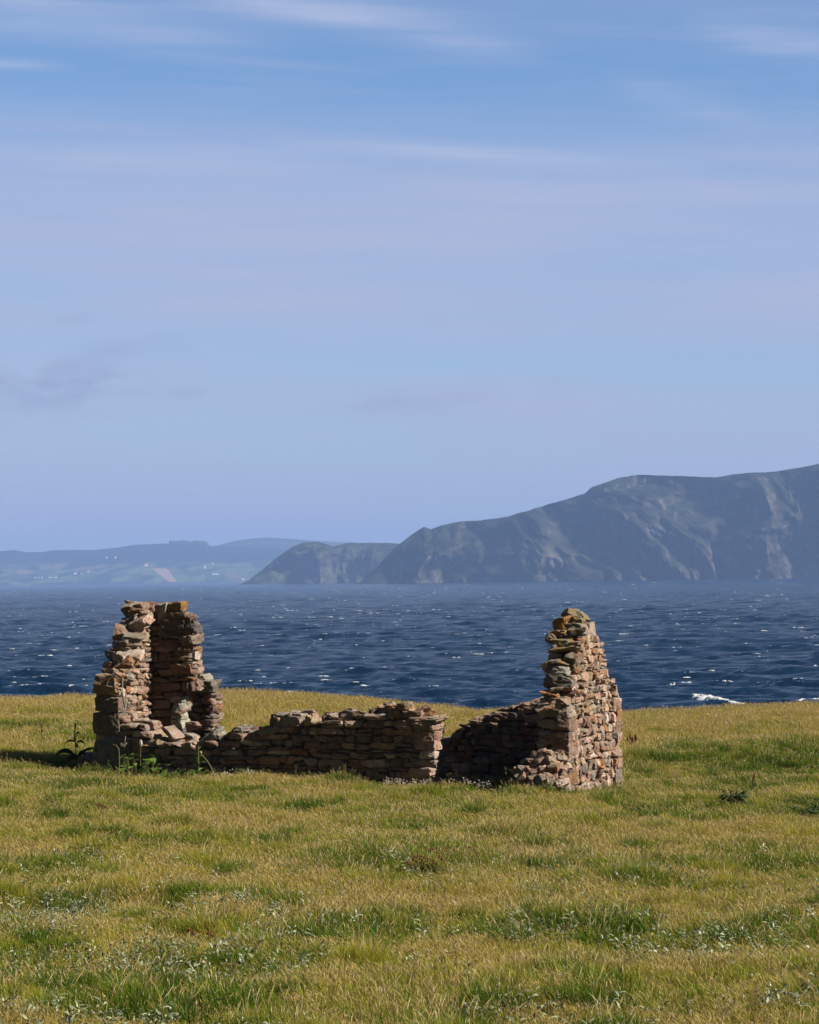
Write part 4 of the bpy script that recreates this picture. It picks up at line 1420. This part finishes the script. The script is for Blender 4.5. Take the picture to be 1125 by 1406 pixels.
TUSS = [(345, 1160, .5), (300, 1240, .4), (560, 1185, .5), (640, 1182, .6), (150, 1150, .4), (890, 1195, .5), (990, 1192, .4), (830, 1285, .5), (460, 1275, .5), (690, 1400, .7), (1060, 1290, .6),
        (945, 1030, .5), (905, 1040, .5), (1082, 1045, .6), (1050, 1046, .3), (980, 1038, .4), (150, 1085, .3), (30, 1000, .4), (100, 1240, .4), (250, 1390, .5), (520, 1265, .5), (720, 1275, .5),
        (860, 1062, .3), (1010, 1060, .4), (700, 1150, .4), (480, 1200, .4), (430, 1110, .4), (760, 1190, .4), (1110, 1190, .4), (230, 1160, .4), (60, 1190, .4)]


def build_grass():
    X = []; Y = []; S = []; I = []; Dd = []; ZS = []
    for (y0, y1, dens, sc) in ((11, 20, 78, .78), (20, 28, 62, .86), (28, 36, 46, 1.0), (36, 48, 40, 1.0), (48, 63.5, 34, 1.15)):
        x, y = points(y0, y1, dens)
        d = dryness(x, y)
        hn = .85 + .5 * fbm(x * .7, y * .55, 610, 3)
        k = rng.random(len(x))
        dryk = k < np.clip(d * 1.25 - .12, .05, .92)
        i = np.where(dryk, rng.integers(3, 7, len(x)), rng.integers(0, 3, len(x)))
        X.append(x); Y.append(y); S.append(np.full(len(x), sc) * rng.uniform(.8, 1.2, len(x))); ZS.append(np.clip(hn, .5, 1.5)); I.append(i); Dd.append(np.clip(d + rng.normal(0, .15, len(x)), 0, 1))
    # tussocks: hand-placed dark clumps and random ones
    for (px, py, rad) in TUSS:
        g = gpt(px, py); n = int(60 * rad)
        x = g.x + rng.normal(0, rad * .75, n); y = g.y + rng.normal(0, rad * .8, n)
        ok = ~in_wall(x, y); x = x[ok]; y = y[ok]; n = len(x)
        X.append(x); Y.append(y); S.append(rng.uniform(.75, 1.1, n)); ZS.append(rng.uniform(.55, .95, n)); I.append(rng.integers(7, 9, n)); Dd.append(np.clip(rng.normal(.10, .09, n), 0, 1))
    x, y = points(12, 62, 1.6)
    m = fbm(x * .5, y * .4, 650, 3) > .12; x = x[m]; y = y[m]
    X.append(x); Y.append(y); S.append(rng.uniform(.7, 1.1, len(x))); ZS.append(rng.uniform(.5, .9, len(x))); I.append(rng.integers(7, 9, len(x))); Dd.append(np.clip(dryness(x, y) - .15, 0, 1))
    # scattered mounded tussocks
    for k in range(150):
        gy = rng.uniform(13, 52); gx = rng.uniform(-1, 1) * (gy * .177 + 2.5); rad = rng.uniform(.12, .42)
        n = int(70 * rad); x = gx + rng.normal(0, rad * .6, n); y = gy + rng.normal(0, rad * .6, n)
        ok = ~in_wall(x, y); x = x[ok]; y = y[ok]; n = len(x)
        q = np.exp(-((x - gx) ** 2 + (y - gy) ** 2) / (rad * .7) ** 2)
        X.append(x); Y.append(y); S.append(rng.uniform(.6, .95, n)); ZS.append(.55 + .85 * q * rng.uniform(.7, 1.1, n)); I.append(rng.integers(7, 9, n)); Dd.append(np.clip(rng.normal(rng.uniform(.05, .5), .1, n), 0, 1))
    # pale bent stalks standing over the turf
    x, y = points(12, 58, 2.6)
    m = rng.random(len(x)) < np.clip(.35 + 1.3 * fbm(x * .6, y * .5, 660, 3), .05, 1); x = x[m]; y = y[m]
    X.append(x); Y.append(y); S.append(rng.uniform(.6, 1.0, len(x))); ZS.append(rng.uniform(.7, 1.05, len(x))); I.append(rng.integers(9, 11, len(x))); Dd.append(np.full(len(x), .7))
    x = np.concatenate(X); y = np.concatenate(Y); s = np.concatenate(S); i = np.concatenate(I); d = np.concatenate(Dd); zs = np.concatenate(ZS)
    z = ground(x, y)
    rot = np.stack([rng.normal(0, .06, len(x)), rng.normal(0, .06, len(x)), rng.normal(0, .55, len(x))], 1)
    scatter('meadow_grass', hidden, np.stack([x, y, z], 1), rot, np.stack([s, s, s * zs], 1), i, {'dry': d}, 'rough golden and green meadow grass covering the ground', 'grass')


build_grass()

# silverweed: low pale leaves in drifts through the foreground
lib2 = bpy.data.collections.new('leaf_library')
for i in range(3):
    lf = Leaf(); rr = random.Random(40 + i)
    for k in range(10):
        a = rr.uniform(0, 6.28); L = rr.uniform(.03, .075)
        lf.strip((rr.uniform(-.04, .04), rr.uniform(-.04, .04), rr.uniform(.02, .15)), (math.cos(a), math.sin(a), 0), L, rr.uniform(.010, .022), rr.uniform(.3, 1.2), rr.uniform(.6, 2.0), 5, rr.random() ** .7,
                 side=(-math.sin(a), math.cos(a), rr.uniform(-.9, .9)))
    o = lf.build('leaf_%02d' % i, M_SILVER); COL.objects.unlink(o); lib2.objects.link(o)


def build_silver():
    x, y = points(12, 31, 50)
    f = fbm(x * .75, y * .8, 710, 4) + .22 * np.exp(-((y - 22.5) / 1.6) ** 2) + .10 * np.exp(-((y - 17) / 2.5) ** 2) - .25 * np.clip((y - 25) / 4, 0, 1) - .05
    for (px, py, wx, wy, am) in ((470, 1272, 110, 1.0, .45), (900, 1288, 190, 1.0, .5), (1080, 1290, 70, .9, .4), (70, 1340, 120, .8, .3), (690, 1388, 80, .7, .5), (250, 1385, 120, .7, .3), (760, 1255, 120, .6, .25), (330, 1300, 80, .6, .3)):
        g = gpt(px, py)
        f = f + am * np.exp(-((x - g.x) / (wx * g.y / F)) ** 2 - ((y - g.y) / wy) ** 2)
    k = rng.random(len(x)) < np.clip((f - .05) * 2.0, .02, .85)
    x = x[k]; y = y[k]
    z = ground(x, y) + .02
    s = rng.uniform(.6, 1.15, len(x))
    rot = np.stack([rng.normal(0, .2, len(x)), rng.normal(0, .2, len(x)), rng.uniform(0, 6.28, len(x))], 1)
    scatter('silverweed', lib2, np.stack([x, y, z], 1), rot, np.stack([s, s, s], 1), rng.integers(0, 3, len(x)), {}, 'drifts of pale silvery leaves low in the foreground grass', 'ground cover')


build_silver()

# white clover along the doorway sill and wall foot
lib3 = bpy.data.collections.new('flower_library')
for i in range(2):
    lf = Leaf(); rr = random.Random(60 + i)
    for k in range(6):
        lf.bud((rr.uniform(-.09, .09), rr.uniform(-.09, .09), rr.uniform(.07, .17)), rr.uniform(.010, .018), rr.uniform(.02, .032), rr.random())
    o = lf.build('flower_%02d' % i, M_WHITE); COL.objects.unlink(o); lib3.objects.link(o)
pts = []
for k in range(60):
    px = random.uniform(612, 702); w = random.uniform(-.25, .5)
    a = a_from_px(px, w); q = loc(a, w); pts.append((q[0], q[1], float(ground(q[0], q[1])) + .02))
for k in range(45):
    px = random.choice([random.uniform(520, 600), random.uniform(280, 345)]); w = random.uniform(-.7, -.15)
    a = a_from_px(px, w); q = loc(a, w); pts.append((q[0], q[1], float(ground(q[0], q[1]))))
n = len(pts)
scatter('white_clover', lib3, pts, np.stack([np.zeros(n), np.zeros(n), rng.uniform(0, 6, n)], 1), np.ones((n, 3)) * rng.uniform(.7, 1.2, (n, 1)), rng.integers(0, 2, n), {}, 'small white clover heads along the doorway sill', 'flowers')

# dry grass rooted on the ledge of the chimney breast
led = []
for k in range(26):
    px = random.uniform(226, 260); a = a_from_px(px, CB0 + .05)
    q = loc(a, CB0 + random.uniform(-.02, .1), zpx(a, CB0, 893)); led.append(q)
lf = Leaf()
for q in led:
    for j in range(7):
        a = random.uniform(0, 6.28)
        lf.strip(Vector(q) + Vector((random.uniform(-.04, .04), random.uniform(-.04, .04), -.02)), (math.cos(a), math.sin(a) - .4, 0), random.uniform(.08, .17), .008, 1.2, random.uniform(.8, 2.4), 4, random.random())
o = lf.build('ledge_grass', M_PALE); tag(o, 'tuft of dry grass growing on the chimney breast ledge', 'grass')
o['kind'] = 'stuff'

# ------------------------------------------------------------------ haze
def build_haze():
    x0, x1, y0, y1, z0, z1 = -17000, 17000, -300, 16800, -20, 330
    V = [(x0, y0, z0), (x1, y0, z0), (x1, y1, z0), (x0, y1, z0), (x0, y0, z1), (x1, y0, z1), (x1, y1, z1), (x0, y1, z1)]
    m, nt, out = new_mat('haze_air')
    v = node(nt, 'ShaderNodeVolumePrincipled', inp={'Color': (.31, .485, .89, 1), 'Density': 8.8e-5, 'Anisotropy': 0.0})
    nt.links.new(v.outputs[0], out.inputs['Volume'])
    o = mesh_obj('haze', V, [(3, 2, 1, 0), (4, 5, 6, 7), (0, 1, 5, 4), (1, 2, 6, 5), (2, 3, 7, 6), (3, 0, 4, 7)], m)
    tag(o, kind='stuff')


build_haze()

# ------------------------------------------------------------------ light
SUN_EL = R(38)
sdir = Vector((1, -.35, 0)).normalized() * math.cos(SUN_EL) + Vector((0, 0, math.sin(SUN_EL)))
sd_ = bpy.data.lights.new('sun', 'SUN'); sd_.energy = 5.0; sd_.angle = R(.5); sd_.color = (1, .93, .82)
so = bpy.data.objects.new('sun', sd_); COL.objects.link(so)
so.rotation_euler = sdir.to_track_quat('Z', 'Y').to_euler()

w = bpy.data.worlds.new('World'); scene.world = w; w.use_nodes = True
nt = w.node_tree; nt.nodes.clear()
sky = node(nt, 'ShaderNodeTexSky', sky_type='NISHITA', sun_disc=False, sun_elevation=SUN_EL, sun_rotation=math.atan2(sdir.x, sdir.y), air_density=1.0, dust_density=.6, ozone_density=2.0)
tc = node(nt, 'ShaderNodeTexCoord').outputs['Generated']
sx = node(nt, 'ShaderNodeSeparateXYZ', inp={0: tc})
az = math_(nt, 'ARCTAN2', sx.outputs[0], sx.outputs[1]); ez = sx.outputs[2]
# slight slope of the streaks
ez2 = math_(nt, 'ADD', ez, math_(nt, 'MULTIPLY', az, .035))
vec = node(nt, 'ShaderNodeCombineXYZ', inp={0: math_(nt, 'MULTIPLY', az, 4.0), 1: math_(nt, 'MULTIPLY', ez2, 42.0), 2: 3.7}).outputs[0]
vec2 = node(nt, 'ShaderNodeCombineXYZ', inp={0: math_(nt, 'MULTIPLY', az, 9.0), 1: math_(nt, 'MULTIPLY', ez2, 150.0), 2: 9.1}).outputs[0]
vec3 = node(nt, 'ShaderNodeCombineXYZ', inp={0: math_(nt, 'MULTIPLY', az, 30.0), 1: math_(nt, 'MULTIPLY', ez, 90.0), 2: 1.4}).outputs[0]
band = noise(nt, 1.0, vec, 4, .5)
wisp = noise(nt, 1.0, vec2, 5, .6)
puff = noise(nt, 1.0, vec3, 5, .6)
front_ = math_(nt, 'MULTIPLY_ADD', sx.outputs[1], 1.0); nt.nodes[-1].inputs[2].default_value = .0
fr_f = ramp(nt, math_(nt, 'MULTIPLY', math_(nt, 'ADD', front_, 1.0), .5), [(.35, .16), (.75, 1.0)])      # dims the sky behind the camera, added to cut fill on shaded walls
hi_f = ramp(nt, ez, [(.28, 1.0), (.45, .5), (1.0, .28)])  # also dims the high sky to lower the fill
base = mixc(nt, 1.0, sky.outputs[0], (.86, 1.08, 1.36), 'MULTIPLY')
base = mixc(nt, 1.0, base, math_(nt, 'MULTIPLY', fr_f, hi_f), 'MULTIPLY')
# veil of thin cirrus: lilac sheets with bluer gaps
veil_h = ramp(nt, ez2, [(.0, .95), (.03, .9), (.06, .9), (.08, .78), (.094, .50), (.108, .72), (.125, .92), (.142, .90), (.155, .70), (.168, .82), (.182, .62), (.192, .32), (.2, .12), (.218, .03), (.23, .12), (.25, .25), (.34, .08), (.45, 0.0)])
vf = math_(nt, 'MULTIPLY', veil_h, ramp(nt, band, [(.28, .50), (.72, 1.25)]))
WISP = math_(nt, 'MULTIPLY', ramp(nt, wisp, [(.48, 0.0), (.78, 1.0)]), ramp(nt, ez, [(.06, .12), (.10, .3), (.15, .5), (.19, .6), (.25, .7), (.4, .3)]))


def cirrus(px0, py0, px1, py1, sig, amp):
    """one streak of cirrus between two points of the sky"""
    d0, d1 = ray(px0, py0).normalized(), ray(px1, py1).normalized()
    a0, a1 = math.atan2(d0.x, d0.y), math.atan2(d1.x, d1.y)
    m = (d1.z - d0.z) / (a1 - a0)
    line = math_(nt, 'ADD', math_(nt, 'MULTIPLY', math_(nt, 'SUBTRACT', az, a0), m), d0.z)
    off = math_(nt, 'DIVIDE', math_(nt, 'SUBTRACT', ez, line), sig)
    off = math_(nt, 'ADD', off, math_(nt, 'MULTIPLY', math_(nt, 'SUBTRACT', band, .5), 3.0))
    g = math_(nt, 'POWER', 2.718, math_(nt, 'MULTIPLY', math_(nt, 'MULTIPLY', off, off), -1.0))
    t = math_(nt, 'DIVIDE', math_(nt, 'SUBTRACT', az, a0), a1 - a0)
    win = ramp(nt, t, [(0, 0.0), (.3, 1.0), (.7, 1.0), (1, 0.0)])
    return math_(nt, 'MULTIPLY', math_(nt, 'MULTIPLY', g, win), math_(nt, 'MULTIPLY', ramp(nt, wisp, [(.3, .35), (.7, 1.0)]), amp))


ci_ = None
for args in ((200, -40, 760, 72, .0075, .6), (-120, 0, 420, 60, .009, .45), (-150, 80, 110, 92, .0022, .5), (930, 30, 1300, 100, .007, .55), (360, 196, 1000, 232, .0035, .55), (-100, 205, 560, 222, .004, .35),
             (820, 115, 1060, 165, .007, .3), (500, 255, 1250, 268, .003, .3)):
    ci_ = cirrus(*args) if ci_ is None else math_(nt, 'ADD', ci_, cirrus(*args))
vf = math_(nt, 'ADD', vf, math_(nt, 'MULTIPLY', WISP, .35), True)
vf = math_(nt, 'MULTIPLY', vf, ramp(nt, front_, [(0, 0.0), (.55, 1.0)]))
veil = node(nt, 'ShaderNodeRGB'); veil.outputs[0].default_value = (4.6, 5.05, 7.05, 1)
c = mixc(nt, vf, base, veil.outputs[0])
c = mixc(nt, math_(nt, 'MINIMUM', ci_, .85), c, (5.2, 5.8, 7.7))
pm = None
for (px, py, wx, wy, a_) in ((30, 535, 95, 34, .75), (120, 520, 70, 30, .6), (200, 478, 120, 14, .45), (270, 539, 48, 9, .55), (540, 553, 70, 16, .55), (640, 545, 40, 14, .3), (772, 536, 24, 18, .45), (100, 436, 26, 8, .4)):
    d0 = ray(px, py).normalized()
    ex = math_(nt, 'DIVIDE', math_(nt, 'SUBTRACT', az, math.atan2(d0.x, d0.y)), wx / F)
    ey = math_(nt, 'DIVIDE', math_(nt, 'SUBTRACT', ez, d0.z), wy / F)
    rr_ = math_(nt, 'ADD', math_(nt, 'MULTIPLY', ex, ex), math_(nt, 'MULTIPLY', ey, ey))
    g = math_(nt, 'MULTIPLY', math_(nt, 'POWER', 2.718, math_(nt, 'MULTIPLY', rr_, -1.0)), a_)
    pm = g if pm is None else math_(nt, 'ADD', pm, g)
pm = math_(nt, 'MULTIPLY', pm, ramp(nt, puff, [(.38, 0.0), (.58, 1.0)]))
c = mixc(nt, pm, c, (3.5, 3.95, 5.9))
bg = node(nt, 'ShaderNodeBackground', inp={'Color': c, 'Strength': .05})
wo = node(nt, 'ShaderNodeOutputWorld'); nt.links.new(bg.outputs[0], wo.inputs[0])

scene.view_settings.view_transform = 'Standard'
scene.view_settings.look = 'None'
scene.view_settings.exposure = 1.0
scene.view_settings.gamma = 1.0
cy = scene.cycles
cy.max_bounces = 6; cy.diffuse_bounces = 2; cy.glossy_bounces = 2; cy.transmission_bounces = 3; cy.volume_bounces = 1; cy.transparent_max_bounces = 4
cy.use_denoising = True
cy.caustics_reflective = False; cy.caustics_refractive = False
